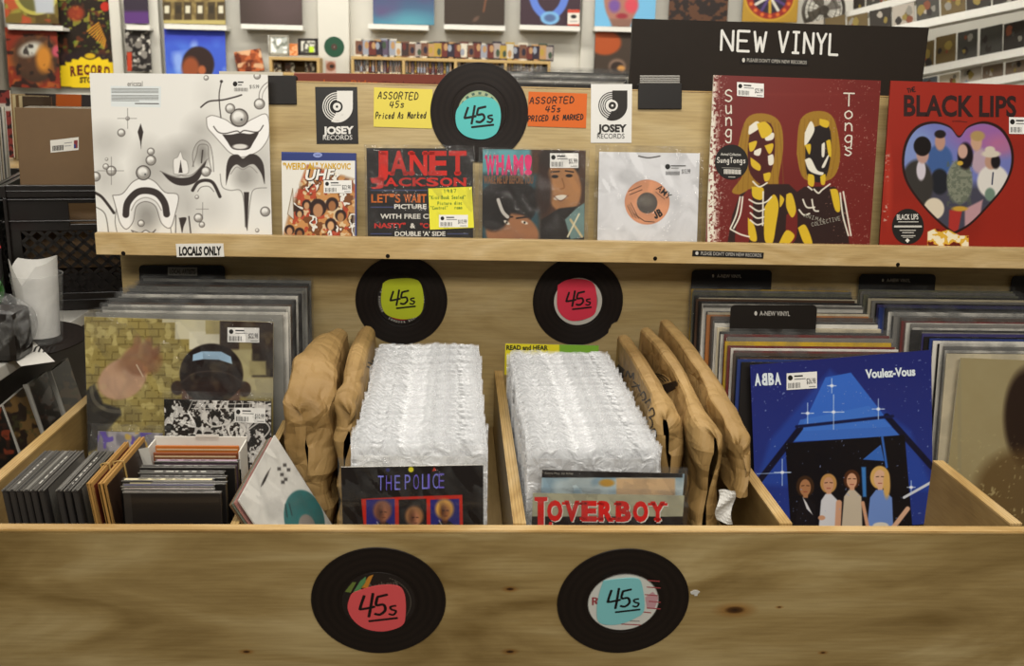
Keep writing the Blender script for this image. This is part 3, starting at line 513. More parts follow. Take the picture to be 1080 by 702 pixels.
# red-brown album with white and yellow patches
def a_sung(c):
    c.zoom(740, 75, 3.695)
    W = '#e6e0cf'; Yl = '#d6b32a'; K = '#231a17'; Gd = '#9c7424'; Rd = '#6e211c'
    c.speck(260, .5, '#7a2620', 3, .5, .2)
    edge = c.region([(22, 8), (46, 8), (48, 660), (22, 672)]); c.mix(edge, W)
    m = np.clip(1-np.abs(c.X-48)/26, 0, 1); c.speck(9, .5, W, 5, 1, .05, m); c.speck(8, .56, Rd, 8, 1, .04, np.clip(1-np.abs(c.X-36)/13, 0, 1)); c.speck(5, .72, W, 15, .7, .03, np.clip(1-np.abs(c.X-70)/50, 0, 1))
    # plain upright patches of colour
    c.poly([(140, 300), (175, 185), (245, 165), (305, 200), (318, 300), (300, 440), (345, 480), (250, 470), (180, 480), (118, 470), (160, 400)], Gd, sm=True)
    for i in range(10): c.line([(165+i*15, 190+abs(i-5)*4), (150+i*18, 320), (140+i*20, 465)], 3, '#7f5a1a', a=.6)
    c.poly([(195, 210), (270, 205), (285, 320), (250, 440), (190, 400), (180, 300)], '#4a1a16', sm=True)
    c.poly([(370, 320), (385, 190), (450, 155), (515, 185), (540, 330), (505, 420), (400, 420)], Gd, sm=True)
    for i in range(9): c.line([(385+i*17, 185), (380+i*18, 300), (392+i*14, 410)], 3, '#7f5a1a', a=.5)
    c.poly([(405, 230), (495, 215), (500, 350), (470, 430), (410, 400)], K, sm=True)
    c.poly([(100, 672), (120, 560), (150, 480), (230, 440), (340, 440), (372, 470), (400, 450), (520, 450), (560, 520), (575, 672)], '#2f1c18', sm=False, soft=3)
    c.poly([(150, 500), (190, 460), (200, 560), (180, 672), (130, 672)], Rd, sm=True); c.poly([(330, 560), (370, 540), (368, 650), (330, 672)], Rd, sm=True)
    for p in ([(185, 215), (215, 195), (232, 215), (200, 240), (183, 245)], [(245, 245), (280, 240), (278, 265), (250, 270)], [(205, 310), (232, 300), (226, 328), (205, 325)], [(258, 330), (278, 325), (280, 360), (262, 365)], [(402, 240), (425, 195), (440, 225), (425, 262), (402, 290)], [(402, 345), (425, 340), (450, 385), (475, 395), (465, 405), (420, 388)], [(468, 285), (480, 280), (478, 330), (468, 330)], [(490, 330), (498, 325), (480, 372), (468, 372)]): c.poly(p, W, sm=True)
    for p in ([(215, 205), (250, 198), (275, 235), (240, 262), (225, 240)], [(183, 280), (215, 272), (205, 305), (188, 312)], [(245, 290), (278, 282), (275, 310), (262, 322)], [(190, 335), (228, 365), (225, 388), (195, 370)], [(240, 400), (268, 395), (262, 425), (246, 428)], [(460, 185), (495, 195), (490, 220), (462, 210)], [(402, 288), (425, 285), (420, 325)], [(485, 272), (502, 270), (505, 330), (494, 325)], [(415, 400), (438, 408), (436, 448), (415, 440)], [(462, 410), (482, 402), (480, 440), (466, 440)], [(195, 450), (240, 455), (235, 500), (200, 490)], [(245, 530), (280, 480), (300, 520), (290, 600), (275, 672), (245, 655)], [(180, 570), (205, 600), (215, 660), (185, 650)], [(330, 480), (352, 478), (368, 540), (352, 570), (330, 530)], [(300, 672), (330, 620), (362, 640), (340, 672)], [(375, 610), (405, 600), (432, 672), (400, 672)], [(500, 460), (530, 465), (540, 540), (520, 540)], [(305, 480), (322, 500), (305, 530)]): c.poly(p, Yl, sm=True)
    for p in ([(240, 470), (238, 600)], [(185, 500), (215, 515), (250, 510), (272, 490)], [(188, 525), (220, 545), (245, 538)], [(190, 552), (215, 572), (242, 568)], [(190, 580), (215, 598), (240, 592)], [(200, 430), (225, 450), (255, 435)], [(150, 490), (135, 560), (112, 612)], [(160, 490), (150, 560), (125, 612)], [(112, 615), (150, 635), (185, 645)], [(438, 460), (455, 475), (470, 462), (500, 440)], [(540, 475), (550, 560), (572, 640)], [(552, 470), (566, 550), (582, 640)], [(430, 500), (438, 540), (455, 545)], [(395, 500), (410, 530), (440, 530)], [(380, 540), (398, 560), (420, 555)], [(415, 450), (430, 462)]): c.line(p, 6, W)
    c.ell(232, 90, 300, 4, '#8a3a30', a=.25, soft=8); c.speck(6, .8, '#b98a7a', 21, .6, .03, (c.X > 480)*1.0)
pl = lean_plane(1.7525)
root, sh = cover('record_album', 'dark red album with yellow and white patches, beside the second red album on the ledge', 'record', pl, (744, 259), (917, 263), (747.5, 79), a_sung, '#6e211c', ext=.003, t=.004, edge='#d9d2c0', res=2.0, m=PRG)
sh.T = (740, 75, 3.695); Wt = '#ddd6c6'
for i, ch in enumerate('Sung'): sh.script(ch, 92, 118+i*47, 118, 118+i*47, 45 if i == 0 else 52, 5, Wt, sm=True, gap=0)
for i, ch in enumerate('Tongs'): sh.script(ch, 556-(4 if i == 0 else 0), 136+i*48, 588+(6 if i == 0 else 0), 137+i*48, 50, 5, Wt, sm=i > 0, gap=0)
sh.script('ANIMAL', 398, 568, 480, 590, 14, 2.4, '#8a8478'); sh.script('COLLECTIVE', 430, 605, 540, 580, 15, 2.4, '#8a8478')
sh.close(); sh.T = (0, 0, 1); price_sticker(root, sh, 777.2, 86.5, 805.5, 101, skew=1.8, price='$25.99')
q = sub(root, sh, 'hype_sticker'); q.T = (740, 75, 3.695); q.oval(116, 354, 65, 68, '#1d1a17'); q.z += .0002; q.text('Animal Collective', 74, 328, 152, 330, 10, '#d9d5cb', .01); q.script('SungTangs'.replace('a', 'o'), 60, 356, 170, 358, 20, 3, '#d9d5cb', sm=True); q.pen([(78, 376), (150, 378)], 2.5, '#8a867e', False)
q.shape([(86, 382), (152, 384), (152, 402), (86, 400)], '#d9d5cb'); q.z += .0001
for i in range(12): q.pen([(90+i*5.2, 384), (90+i*5.2, 401)], 1.6, '#1d1a17', False)
q.pen([(104, 412), (130, 413)], 3, '#b5b1a8', False); q.fin('round black sticker with barcode')
# red album with a heart window
def a_lips(c):
    c.zoom(920, 75, 3.69)
    c.ell(320, 600, 400, 300, '#8f2214', soft=300, a=.5); c.speck(200, .5, '#7d1f13', 4, .4, .3)
    hp = [(318, 635), (270, 600), (200, 530), (135, 440), (115, 360), (128, 275), (170, 215), (235, 195), (300, 212), (338, 252), (375, 212), (440, 195), (505, 222), (545, 290), (548, 370), (515, 450), (450, 530), (380, 600)]
    c.poly(hp, '#2a1512', sm=True, soft=2); k = [(330+(x-330)*.955, 405+(y-405)*.955) for x, y in hp]
    m = c.region(smooth_pts(k+[k[0]], 5)[:-1]); keep = c.C.copy(); c.C[:] = h2('#6f76b4')
    c.ell(450, 250, 130, 60, '#9a5f9c', soft=40, a=.9); c.ell(500, 290, 60, 40, '#b56a8a', soft=30, a=.7); c.ell(170, 300, 80, 80, '#7f93c4', soft=40, a=.8); c.rect(100, 440, 560, 640, '#3a3638', soft=30, a=.8)
    # plain colour masses
    c.ell(262, 345, 50, 60, '#3f5c92', soft=8); c.ell(262, 430, 36, 50, '#1f2026', soft=6); c.ell(264, 275, 20, 34, '#b58a78', soft=5); c.ell(264, 245, 22, 16, '#221a1a', soft=4)
    c.ell(175, 440, 62, 95, '#37332f', soft=8); c.ell(190, 385, 18, 40, '#cbc3cc', soft=4); c.ell(196, 325, 24, 34, '#b59084', soft=5); c.ell(195, 292, 34, 38, '#17110f', soft=4)
    c.ell(240, 535, 40, 42, '#d8cbb4', soft=5); c.ell(420, 350, 34, 50, '#b39aa8', soft=8); c.ell(405, 275, 22, 36, '#c29b80', soft=6); c.ell(410, 252, 28, 20, '#a98d5a', soft=6)
    c.ell(340, 430, 50, 85, '#7f8270', soft=6); c.mix((vnoise(c.X, c.Y, 9, 3) > .52)*c.region([(290, 350), (390, 350), (385, 530), (290, 530)], 4), '#575e50', .6)
    c.ell(362, 330, 30, 52, '#1a1114', soft=6); c.ell(352, 312, 19, 28, '#c39c8c', soft=4); c.ell(342, 358, 12, 9, '#c9a23a', soft=3)
    c.ell(470, 430, 62, 66, '#d9d4cc', soft=7); c.ell(462, 352, 24, 30, '#b48d78', soft=5); c.ell(480, 352, 18, 28, '#1b1516', soft=5); c.ell(462, 322, 36, 14, '#cfc4b2', soft=4); c.ell(458, 306, 20, 14, '#cfc4b2', soft=4); c.line([(470, 395), (466, 440)], 5, '#1f2440'); c.ell(458, 480, 20, 26, '#6d8474', soft=5)
    c.poly([(300, 540), (350, 540), (330, 640), (295, 640)], '#a8302a', soft=5); c.poly([(360, 535), (430, 500), (420, 560), (360, 630)], '#b88f94', soft=6); c.ell(340, 535, 30, 10, '#c2983a', soft=4)
    c.C = keep*(1-m[..., None])+c.C*m[..., None]
    c.ell(62, 440, 14, 120, '#d44a34', soft=14, a=.35); c.speck(7, .62, '#c9a696', 9, .8, .04, c.region([(40, 500), (60, 500), (64, 585), (44, 585)], 4)); c.speck(7, .6, '#c9a696', 19, .6, .04, c.region([(50, 320), (68, 320), (64, 430), (50, 430)], 4))
    fl = c.region([(216, 625), (245, 612), (300, 618), (340, 640), (375, 640), (375, 690), (214, 690)], 2); n_ = vnoise(c.X, c.Y, 34, 5); c.mix(fl*(n_ > .40), '#dcae3c'); c.mix(fl*(n_ > .52), '#efe3c2'); c.mix(fl*(n_ < .36), '#5c1f12', .8)
pl = lean_plane(1.7525)
root, sh = cover('record_album', 'bright red album with dark rimmed heart picture, at the right end of the ledge', 'record', pl, (927, 263), (1099, 267), (928.5, 85), a_lips, '#98281a', ext=.003, t=.004, edge='#5e1a12', res=1.9, m=PRG)
sh.T = (920, 75, 3.69); K = '#2d1614'; sh.text('BLACK LIPS', 122, 172, 560, 176, 76, K, .03); sh.script('THE', 138, 84, 168, 78, 16, 3.5, K, sm=True); sh.text('IN A WORLD', 312, 198, 345, 198, 7, K, 0); sh.pen([(346, 196), (368, 198)], 2, K, False); sh.close()
q = sub(root, sh, 'hype_sticker'); q.oval(138, 604, 62, 69, '#1c1916'); q.z += .0002; q.text('BLACK LIPS', 95, 578, 178, 576, 20, '#dcd8ce', .02)
for y, a, b, w_ in ((586, 100, 178, 3), (604, 86, 190, 7), (619, 106, 168, 3), (628, 116, 160, 3), (640, 112, 166, 3), (646, 118, 158, 2)): q.pen([(a, y), (b, y)], w_, '#c9c5bb', False)
q.shape([(136, 650), (145, 658), (136, 668), (127, 658)], '#e4e0d6'); q.fin('round black sticker with white lettering'); sh.T = (0, 0, 1); price_sticker(root, sh, 1064, 123.5, 1093, 141, skew=.5)
# blu-ray case
def a_bluray(c):
    c.zoom(280, 70, 3.342)
    c.rect(50, 296, 325, 332, '#2c3a78'); c.rect(50, 296, 325, 306, '#45579c', a=.6); m = c.region([(60, 420), (312, 420), (312, 612), (60, 612)], 2)
    m2 = c.region([(150, 350), (315, 400), (312, 612), (62, 612), (90, 500)], 12); n_ = vnoise(c.X, c.Y, 36, 2)
    c.mix(m2*(n_ > .43), '#7a4a26'); c.mix(m2*(n_ > .56), '#c98f54'); c.mix(m2*(n_ < .33), '#3b2517'); c.speck(22, .64, '#b5442a', 6, .9, .03, m2); c.speck(16, .68, '#e0c79c', 16, .9, .03, m2)
    for (x, y, r, s) in ((185, 505, 24, '#b9855c'), (235, 490, 18, '#a06a40'), (145, 490, 13, '#c79368'), (120, 520, 12, '#caa070'), (265, 530, 16, '#b08052'), (85, 580, 14, '#c79368'), (120, 590, 14, '#a06a40'), (230, 560, 16, '#d8a878')): c.ell(x, y-r*.3, r*1.25, r*1.3, '#33201a', soft=3); c.ell(x, y+r*.1, r*.72, r, s, soft=3)
    c.poly([(78, 520), (96, 430), (100, 540)], '#d9d2c6', out='#6d5638', ow=2); c.rect(316, 330, 325, 612, '#2c3a78')
pl = lean_plane(1.757)
root, sh = cover('film_disc_case', 'blue-topped film disc case with crowded comic picture, beside the left album', 'disc case', pl, (298, 250), (376, 251), (296.5, 160), a_bluray, '#e9e6dc', ext=.006, t=.013, edge='#26315f', res=2.4, m=PRG)
sh.T = (280, 70, 3.342); sh.text('"WEIRD AL"', 62, 363, 185, 362, 22, '#d2a51c', .03); sh.text('YANKOVIC', 192, 361, 300, 362, 20, '#d2a51c', .03); sh.text('UHF', 140, 402, 240, 398, 36, '#2a2522', .06, shear=.25, z=.0003); sh.text('UHF', 138, 400, 238, 396, 34, '#efece4', .03, z=.0005, shear=.25)
sh.oval(184, 312, 16, 9, '#8e9bd0'); sh.pen([(176, 312), (192, 312)], 2, '#2c3a78', False); sh.close(); sh.T = (0, 0, 1); price_sticker(root, sh, 341.5, 190, 371, 203.5, price='$22.98')
# black single sleeve with red block letters
def a_janet(c):
    c.zoom(280, 70, 3.342); c.rect(370, 435, 575, 438, '#4b5588'); c.rect(370, 494, 455, 497, '#4b5588'); c.rect(570, 494, 610, 497, '#4b5588'); c.rect(370, 588, 445, 591, '#4b5588'); c.rect(640, 588, 715, 591, '#4b5588')
    c.line([(362, 385), (400, 370), (440, 325), (452, 298)], 6, '#8f8b84', a=.0)
pl = lean_plane(1.756)
root, sh = cover('vinyl_single', 'black picture sleeve with big red block letters and yellow note, on the ledge', 'record', pl, (388, 252), (499, 252), (387, 156), a_janet, '#1f1a18', ext=.009, res=1.3, m=PRG)
sh.T = (280, 70, 3.342); Rd = '#c8281e'; sh.slab('JANET', 366, 381, 712, 381, 80, Rd, .03, sw=.5, st=.13); sh.slab('JACKSON', 370, 421, 710, 421, 28, Rd, .03, sw=.4); sh.slab("LET'S WAIT A", 372, 479, 600, 479, 28, '#cf6a22', .02, sw=.4)
sh.text('PICTURE DISC', 454, 501, 640, 501, 15, '#e4e0d6', .03); sh.text('WITH FREE CLEAR', 405, 536, 640, 536, 16, '#e4e0d6', .02); sh.text('NASTY"', 384, 569, 494, 568, 16, Rd, .03); sh.text('&', 510, 569, 528, 569, 16, '#e4e0d6', .03); sh.text('"CONTROL', 545, 569, 690, 569, 16, Rd, .03); sh.text("DOUBLE 'A' SIDE", 456, 597, 634, 597, 15, '#e4e0d6', .03); sh.close()
q = sub(root, sh, 'sticky_note'); q.z = .0022; q.shape([(574, 430), (727, 424), (735, 568), (580, 575)], '#e8e23c'); q.z += .0003
for t, x, y, x2, hh in (('1987', 628, 446, 672, 12), ('"Kiss Book Sealed"', 578, 468, 705, 12), ('(Picture disc)', 600, 488, 700, 11), ('"Control" (promo)', 582, 504, 700, 11)): q.script(t, x, y, x2, y-2, hh, 1.9, '#4f7a2a', sm=False)
q.fin('yellow handwritten note'); sh.T = (0, 0, 1); price_sticker(root, sh, 463, 226.5, 493.5, 239.5, price='$10.99').location.z = .002; bag_on(root, sh.W, sh.H, .004, .006, 3)
# second picture sleeve: teal and dark with pink letters
def a_wham(c):
    c.zoom(500, 70, 3.342)
    c.rect(20, 285, 235, 380, '#5c9aa0', soft=20); c.rect(200, 285, 400, 615, '#4a3122', soft=10); c.rect(25, 380, 230, 620, '#2c4a52', soft=14)
    c.ell(125, 480, 98, 90, '#1d1714', soft=6); c.ell(135, 590, 95, 75, '#9c6a48', rot=15, soft=6); c.ell(70, 500, 60, 80, '#1b1512', soft=8); c.ell(160, 470, 80, 50, '#1d1613', soft=10); c.ell(115, 550, 12, 5, '#e0d6c4', rot=35); c.ell(178, 550, 12, 5, '#e0d6c4', rot=20); c.ell(115, 550, 4, 4, '#1d1512'); c.ell(178, 550, 4, 4, '#1d1512'); c.line([(100, 530), (135, 530)], 6, '#241a15'); c.line([(150, 535), (190, 530)], 6, '#241a15'); c.line([(85, 470), (100, 510), (118, 530)], 12, '#e7e2d8', a=.8)
    c.ell(300, 345, 72, 70, '#2a1d16', soft=8); c.ell(315, 425, 62, 92, '#a8764a', soft=6, rot=-8); c.ell(245, 440, 28, 90, '#33221a', soft=10); c.ell(300, 315, 70, 30, '#2a1d16', soft=8); c.ell(285, 388, 12, 6, '#1f1612'); c.ell(335, 385, 12, 6, '#1f1612'); c.line([(272, 372), (300, 370)], 5, '#2a1c14'); c.line([(322, 368), (350, 372)], 5, '#2a1c14'); c.ell(305, 462, 24, 9, '#e6dccb', rot=-8); c.line([(280, 456), (305, 474), (332, 455)], 3, '#6d3c2a'); c.line([(310, 395), (318, 425), (304, 432)], 4, '#86562f')
    c.poly([(235, 540), (300, 500), (390, 490), (392, 620), (235, 620)], '#241e1a', soft=4); c.poly([(320, 540), (360, 500), (390, 480), (390, 600), (340, 610)], '#6f8a86', soft=4); c.line([(340, 540), (380, 600)], 8, '#c9b68a'); c.line([(370, 520), (330, 600)], 6, '#d8cfae')
root, sh = cover('vinyl_single', 'picture sleeve with two smiling faces and pink lettering, on the ledge', 'record', pl, (508.5, 253), (616, 254), (509, 157), a_wham, '#3a2c24', ext=.009, res=2.0, m=PRG)
sh.T = (500, 70, 3.342); sh.slab('WHAM!', 38, 378, 206, 378, 62, '#dc3a72', .05, sw=.3); sh.text('WAKE ME UP BEFORE YOU', 34, 412, 208, 412, 26, '#8a5a34', .03); sh.close(); sh.T = (0, 0, 1)
price_sticker(root, sh, 580, 161.5, 610, 177, price='$5.99'); bag_on(root, sh.W, sh.H, .007, .003, 5)
# white sleeve with peach label
def a_white(c):
    c.zoom(500, 70, 3.342); c.rect(420, 300, 800, 640, '#dfdfe2', a=.4)
    c.ell(610, 478, 79, 79, '#d58a62'); c.ell(610, 478, 76, 76, '#de9a72'); c.ell(610, 481, 36, 37, '#57504a'); c.ell(608, 474, 26, 18, '#7d766c', soft=12, a=.6); c.line([(580, 316), (615, 322), (655, 316)], 4, '#3a3632')
root, sh = cover('vinyl_single', 'plain white paper sleeve showing a peach record label, on the ledge', 'record', pl, (630, 254), (735, 255), (630, 160), a_white, '#dedee0', ext=.009, res=2.0)
sh.T = (500, 70, 3.342); sh.text('AMY', 640, 432, 684, 470, 22, '#2a2420', .01); sh.pen([(640, 442), (672, 468)], 2, '#7c5a48', False); sh.script('JB', 640, 536, 664, 524, 24, 6, '#2a2420')
for (a, b, c_, d) in ((545, 440, 590, 420), (548, 452, 592, 434), (540, 490, 560, 530), (546, 486, 570, 534), (552, 480, 580, 536), (566, 520, 600, 545), (600, 545, 636, 548)): sh.pen([(a, b), (c_, d)], 2.4, '#5c4638', False)
sh.close(); sh.T = (0, 0, 1)
q = sub(root, sh, 'price_sticker'); q.T = (500, 70, 3.342); q.oval(682, 353, 9, 9, '#222222'); q.pen([(694, 350), (745, 350)], 3.4, '#555555', False); q.pen([(694, 358), (720, 358)], 2, '#888888', False)
for i in range(14): q.pen([(676+i*3.6, 370), (676+i*3.6, 382)], 1.8, '#444444', False)
q.text('$15.99', 732, 377, 762, 377, 15, '#333333', 0); q.fin('printed price and barcode'); sh.T = (0, 0, 1); bag_on(root, sh.W, sh.H, .007, .012, 8)
# shop cards and handwritten notes on the display board
def d_logo(q, cx, cy, k, ink, paper):
    for r in (23, 19.5, 16, 12.5):       # grooves on the left half
        P = [(cx+r*k*math.cos(a), cy-r*k*math.sin(a)) for a in np.linspace(PI*.5, PI*1.72, 22)]; q.pen(P, 1.6*k, ink, False)
    S = [(cx, cy-26*k), (cx+26*k, cy-26*k), (cx+26*k, cy)]+[(cx+26*k*math.cos(a), cy-26*k*math.sin(a)) for a in np.linspace(0, -PI*.62, 14)]+[(cx-2*k, cy+12*k), (cx, cy)]
    q.shape(S, ink); q.z += .0001
    q.oval(cx, cy, 9.5*k, 9.5*k, paper); q.z += .0001; q.oval(cx, cy, 6.5*k, 6.5*k, ink); q.z += .0001; q.oval(cx, cy, 2*k, 2*k, paper)
def board_card(name, label, cat, quad, bg, m=PRT, off=.0012):
    p2 = Plane(BOARD.p+BOARD.n*off, BOARD.n); root, sh = cover(name, label, cat, p2, quad[0], quad[1], quad[2], None, bg, t=.0008, edge=bg, res=.2, m=m, single=True); sh.T = (280, 70, 3.342); return sh
s = board_card('shop_card', 'black card with white record logo, left of the yellow note on the board', 'card', ((334, 151.5), (378, 151.5), (332, 91.5)), '#1c1916', PRG)
s.z = .0004; d_logo(s, 252, 142, 2.15, '#e9e6de', '#1c1916'); s.z = .0004; s.text('JOSEY', 203, 238, 312, 236, 24, '#e9e6de', .05); s.text('RECORDS', 203, 259, 306, 258, 16, '#e9e6de', .0); s.close()
s = board_card('shop_card', 'white card with black record logo, right of the orange note on the board', 'card', ((623, 150.5), (666, 150.5), (622, 88.5)), '#e6e4de', PRG); s.T = (500, 70, 3.342)
s.z = .0004; d_logo(s, 487, 138, 2.05, '#2a2622', '#e6e4de'); s.z = .0004; s.text('JOSEY', 436, 230, 538, 230, 24, '#2a2622', .05); s.text('RECORDS', 434, 254, 530, 254, 17, '#2a2622', .0); s.close()
s = board_card('handwritten_note', 'yellow paper note reading assorted 45s, on the display board', 'note', ((394, 133.5), (455.5, 135.5), (393, 92)), '#e6d458')
for t, x, y, x2, y2, hh in (('ASSORTED', 396, 113, 536, 117, 24), ('45s', 438, 146, 488, 144, 22), ('Priced As Marked', 388, 184, 564, 182, 22)): s.script(t, x, y, x2, y2, hh, 3.2, '#221c14', shear=.15, sm=True)
s.close()
s = board_card('handwritten_note', 'orange paper note reading assorted 45s, on the display board', 'note', ((556.5, 133), (618, 135), (555.5, 96.5)), '#d8661c'); s.T = (500, 70, 3.342)
for t, x, y, x2, y2, hh in (('ASSORTED', 196, 131, 350, 129, 22), ('45s', 252, 161, 304, 160, 21), ('PRICED AS MARKED', 190, 193, 383, 187, 18)): s.script(t, x, y, x2, y2, hh, 3.6, '#241610', shear=.15, sm=True)
s.close()
# labels on the ledge lip
def lip_strip(name, label, quad, bg, off=.0008):
    pl_ = upright(YL-off); root, sh = cover(name, label, 'sign', pl_, quad[0], quad[1], quad[2], None, bg, t=.0006, edge=bg, res=.2, single=True); return sh
s = lip_strip('shelf_label', 'white label reading locals only on the ledge edge', ((186.5, 271), (236.5, 270.5), (186, 257)), '#e6e3da'); s.T = (0, 0, 1); s.text('LOCALS ONLY', 189, 269, 233.5, 268.5, 8.4, '#1b1815', .05); s.close()
s = lip_strip('shelf_label', 'thin black strip asking not to open records, on the ledge edge', ((730, 270), (805, 272.6), (730, 263.7)), '#191614'); s.text("PLEASE DON'T OPEN NEW RECORDS", 739, 268.6, 803, 270.8, 3.4, '#a7a39b', .02); s.oval(735, 266.8, 1.6, 2, '#c8c4bb'); s.close()
# sign, its clips and things behind the board
PS = upright(1.876); tl = (666, 21)
root, sh = cover('store_sign', 'long black sign with white new vinyl lettering above the display board', 'sign', PS, (663.5, 96), (970.5, 104), (666, 19.5), None, '#2b241e', t=.012, edge='#241e19', res=.2, part='sign_board', m=mat('printed_satin_black', '#2a231d', .5, spec=.2))
sh.close(); q = sub(root, sh, 'lettering'); q.T = (660, 0, 2.571); q.z = .001
q.script('NEW', 258, 136, 378, 141, 54, 6.5, '#e9e7e1', gap=.3); q.script('VINYL', 413, 141, 575, 149, 56, 6.5, '#e9e7e1', gap=.3)
q.fin('white letters'); q = sub(root, sh, 'notice_strip'); q.T = (660, 0, 2.571); q.shape([(310, 155), (494, 160), (494, 179), (310, 172)], '#17120f'); q.z += .0003; q.text("PLEASE DON'T OPEN NEW RECORDS", 328, 167, 490, 174, 9, '#a9a59c', .02); q.oval(319, 163, 4, 6, '#cfcbc2'); q.fin('thin black notice strip')
def clip(label, x0, x1, y0, y1, band=True):
    pl_ = Plane(BOARD.p+BOARD.n*.004, BOARD.n); a, b_, c_ = pl_.at(x0, y1), pl_.at(x1, y1), pl_.at(x0, y0); M = frame_of(a, b_-a, c_-a); W, Hh = (b_-a).length, (c_-a).length
    r_ = thing('sign_clip', label, 'sign clip', M); b = B(); b.box((0, 0, -.003), (W, Hh, 0), BLACKP, bev=.001); b.box((0, Hh-.006, -.024), (W, Hh, -.002), BLACKP, bev=.001); b.build('clip_body', r_)
    if band:
        b = B()
        for k in range(4): b.box((.003, Hh+.0008+k*.0036, -.004), (W-.004, Hh+.0036+k*.0036, -.0008+.0006*(k % 2)), mat('grey_acrylic', '#8c887f', .25), bev=.0003)
        b.build('acrylic_band', r_)
    return r_
clip('black clip with clear band holding the new vinyl sign', 673, 719, 88, 115)
clip('black clip on the board edge behind the clown album', 270, 313, 79.5, 110, False)
pb = upright(1.90)
root, sh = cover('card_sheet', 'blank pale card standing behind the clown album', 'card', pb, (232, 92), (299, 93), (232, 75), None, '#cfccbf', t=.001, single=True, res=.2); sh.close()
# ------------------------------------------------------------------ long-playing records filed in the bins
def px_on_y(px, py, Y): return upright(Y).at(px, py)
def lp_mesh(face, edge, w=.308, h=.308, t=.0026, bag=True, seed=0, bits=None):
    rs = np.random.RandomState(seed); b = B(); b.box((0, 0, -t), (w, h, 0), PRT, face, bev=.0006)
    # printed spine and top edge: short runs of lettering colour
    n = 14; xs = np.sort(rs.rand(n))*w*.92+.01
    b.add([(0, h+.00015, -t*.9), (w, h+.00015, -t*.9), (w, h+.00015, -t*.1), (0, h+.00015, -t*.1)], [(3, 2, 1, 0)], PRT, edge)
    b.add([(-.00015, 0, -t*.9), (-.00015, h, -t*.9), (-.00015, h, -t*.1), (-.00015, 0, -t*.1)], [(3, 2, 1, 0)], PRT, edge)
    b.add([(w+.00015, 0, -t*.9), (w+.00015, h, -t*.9), (w+.00015, h, -t*.1), (w+.00015, 0, -t*.1)], [(0, 1, 2, 3)], PRT, edge)
    if bits:
        for x in xs[:10]: l = .004+rs.rand()*.016; b.add([(x, h+.0003, -t*.7), (x+l, h+.0003, -t*.7), (x+l, h+.0003, -t*.3), (x, h+.0003, -t*.3)], [(3, 2, 1, 0)], PRT, bits)
    me = b.mesh('record_sleeve'); bm_ = None
    if bag:
        q = B(); ph = rs.rand(6)*6; top = .006+.006*rs.rand()
        def f(z0, s):
            return lambda u, v: (-.004+(w+.008)*u, (h+top)*v, z0+s*.0003*(v**3)*(math.sin(u*21+ph[0])+math.sin(u*47+ph[1])*.7))
        q.grid(30, 10, f(.0007, 1), CLEAR); q.grid(30, 10, f(-t-.0007, -1), CLEAR)
        q.grid(1, 8, lambda u, v: (w+.004, (h+top)*v, .0007-(t+.0014)*u), CLEAR); q.grid(1, 8, lambda u, v: (-.004, (h+top)*v, .0007-(t+.0014)*u), CLEAR); bm_ = q.mesh('plastic_bag', True)
    return me, bm_
def put_lp(me, bag, tl, lean, label, group, yaw=0, w=.308, h=.308):
    q = Matrix.Rotation(yaw, 4, 'Z') @ Matrix.Rotation(PI/2-R(lean), 4, 'X'); M = Matrix.Translation(tl) @ q @ Matrix.Translation((0, -h, 0))
    r = thing('record_album', label, 'record', M, group); link('record_sleeve', me, r)
    if bag: link('plastic_bag', bag, r)
    return r
_lpc = {}
def stack(rows, tlf, tlb, n, lean, label_of, group, yaw=0, jit=.004, seed=1, bagp=.5):
    rs = np.random.RandomState(seed); tlf, tlb = Vector(tlf), Vector(tlb); lo = []
    for i in range(n):
        t = (i+1)/(n+.0); p = tlf.lerp(tlb, t); r_ = rows[min(len(rows)-1, int(i*len(rows)/n))]; face, edge, bits, nm = r_
        bg_ = rs.rand() < bagp; key = (face, edge, bits, bg_)
        if key not in _lpc: _lpc[key] = lp_mesh(face, edge, bag=bg_, seed=len(_lpc)+3, bits=bits)
        me, bag = _lpc[key]; p = p+Vector((rs.randn()*jit, 0, 0)); dz = rs.randn()*jit*.5; p = p+Vector((0, math.tan(R(lean))*dz, dz))
        put_lp(me, bag, p, lean, label_of(nm), group+' ('+nm+')', yaw); lo.append((p.y, p.z))
    return lo
WH = ('#d5d0c4', '#dedad0', '#8d8880', 'white'); BK = ('#1b1715', '#2a2522', '#b5afa4', 'black'); CR = ('#c3b79a', '#cbbf9f', '#5f564a', 'cream'); GY = ('#77736c', '#8d8a83', '#3c3834', 'grey'); BR = ('#4a3424', '#5c402a', '#a9855c', 'brown')
YE = ('#c9a21c', '#d6ae20', None, 'yellow'); MR = ('#6c231f', '#7e2b26', '#c8b8a8', 'dark red'); BL = ('#26366e', '#2f4687', '#9fb0cf', 'blue'); OR = ('#a4642a', '#b6742f', '#3a2a1c', 'orange-brown'); OL = ('#6c6a50', '#85826a', None, 'olive'); PU = ('#3a3560', '#4b4678', '#b4aecb', 'purple')
def slope_floor(name, x0, x1, lo, h=.308, lean=6):
    ys = [y-math.sin(R(lean))*h for y, z in lo]; zs = [z-math.cos(R(lean))*h for y, z in lo]; k = np.polyfit(ys, zs, 1); f = lambda y: k[0]*y+k[1]-max(0, max((k[0]*a+k[1])-b_ for a, b_ in zip(ys, zs)))-.007
    ya, yb = min(ys)-.02, YM-.004; slab(name, x0, x1, ya, f(ya), yb, f(yb), .01)
LNA = 6
A0 = px_on_y(786, 385, 1.66); A1 = px_on_y(729, 304, 1.852)
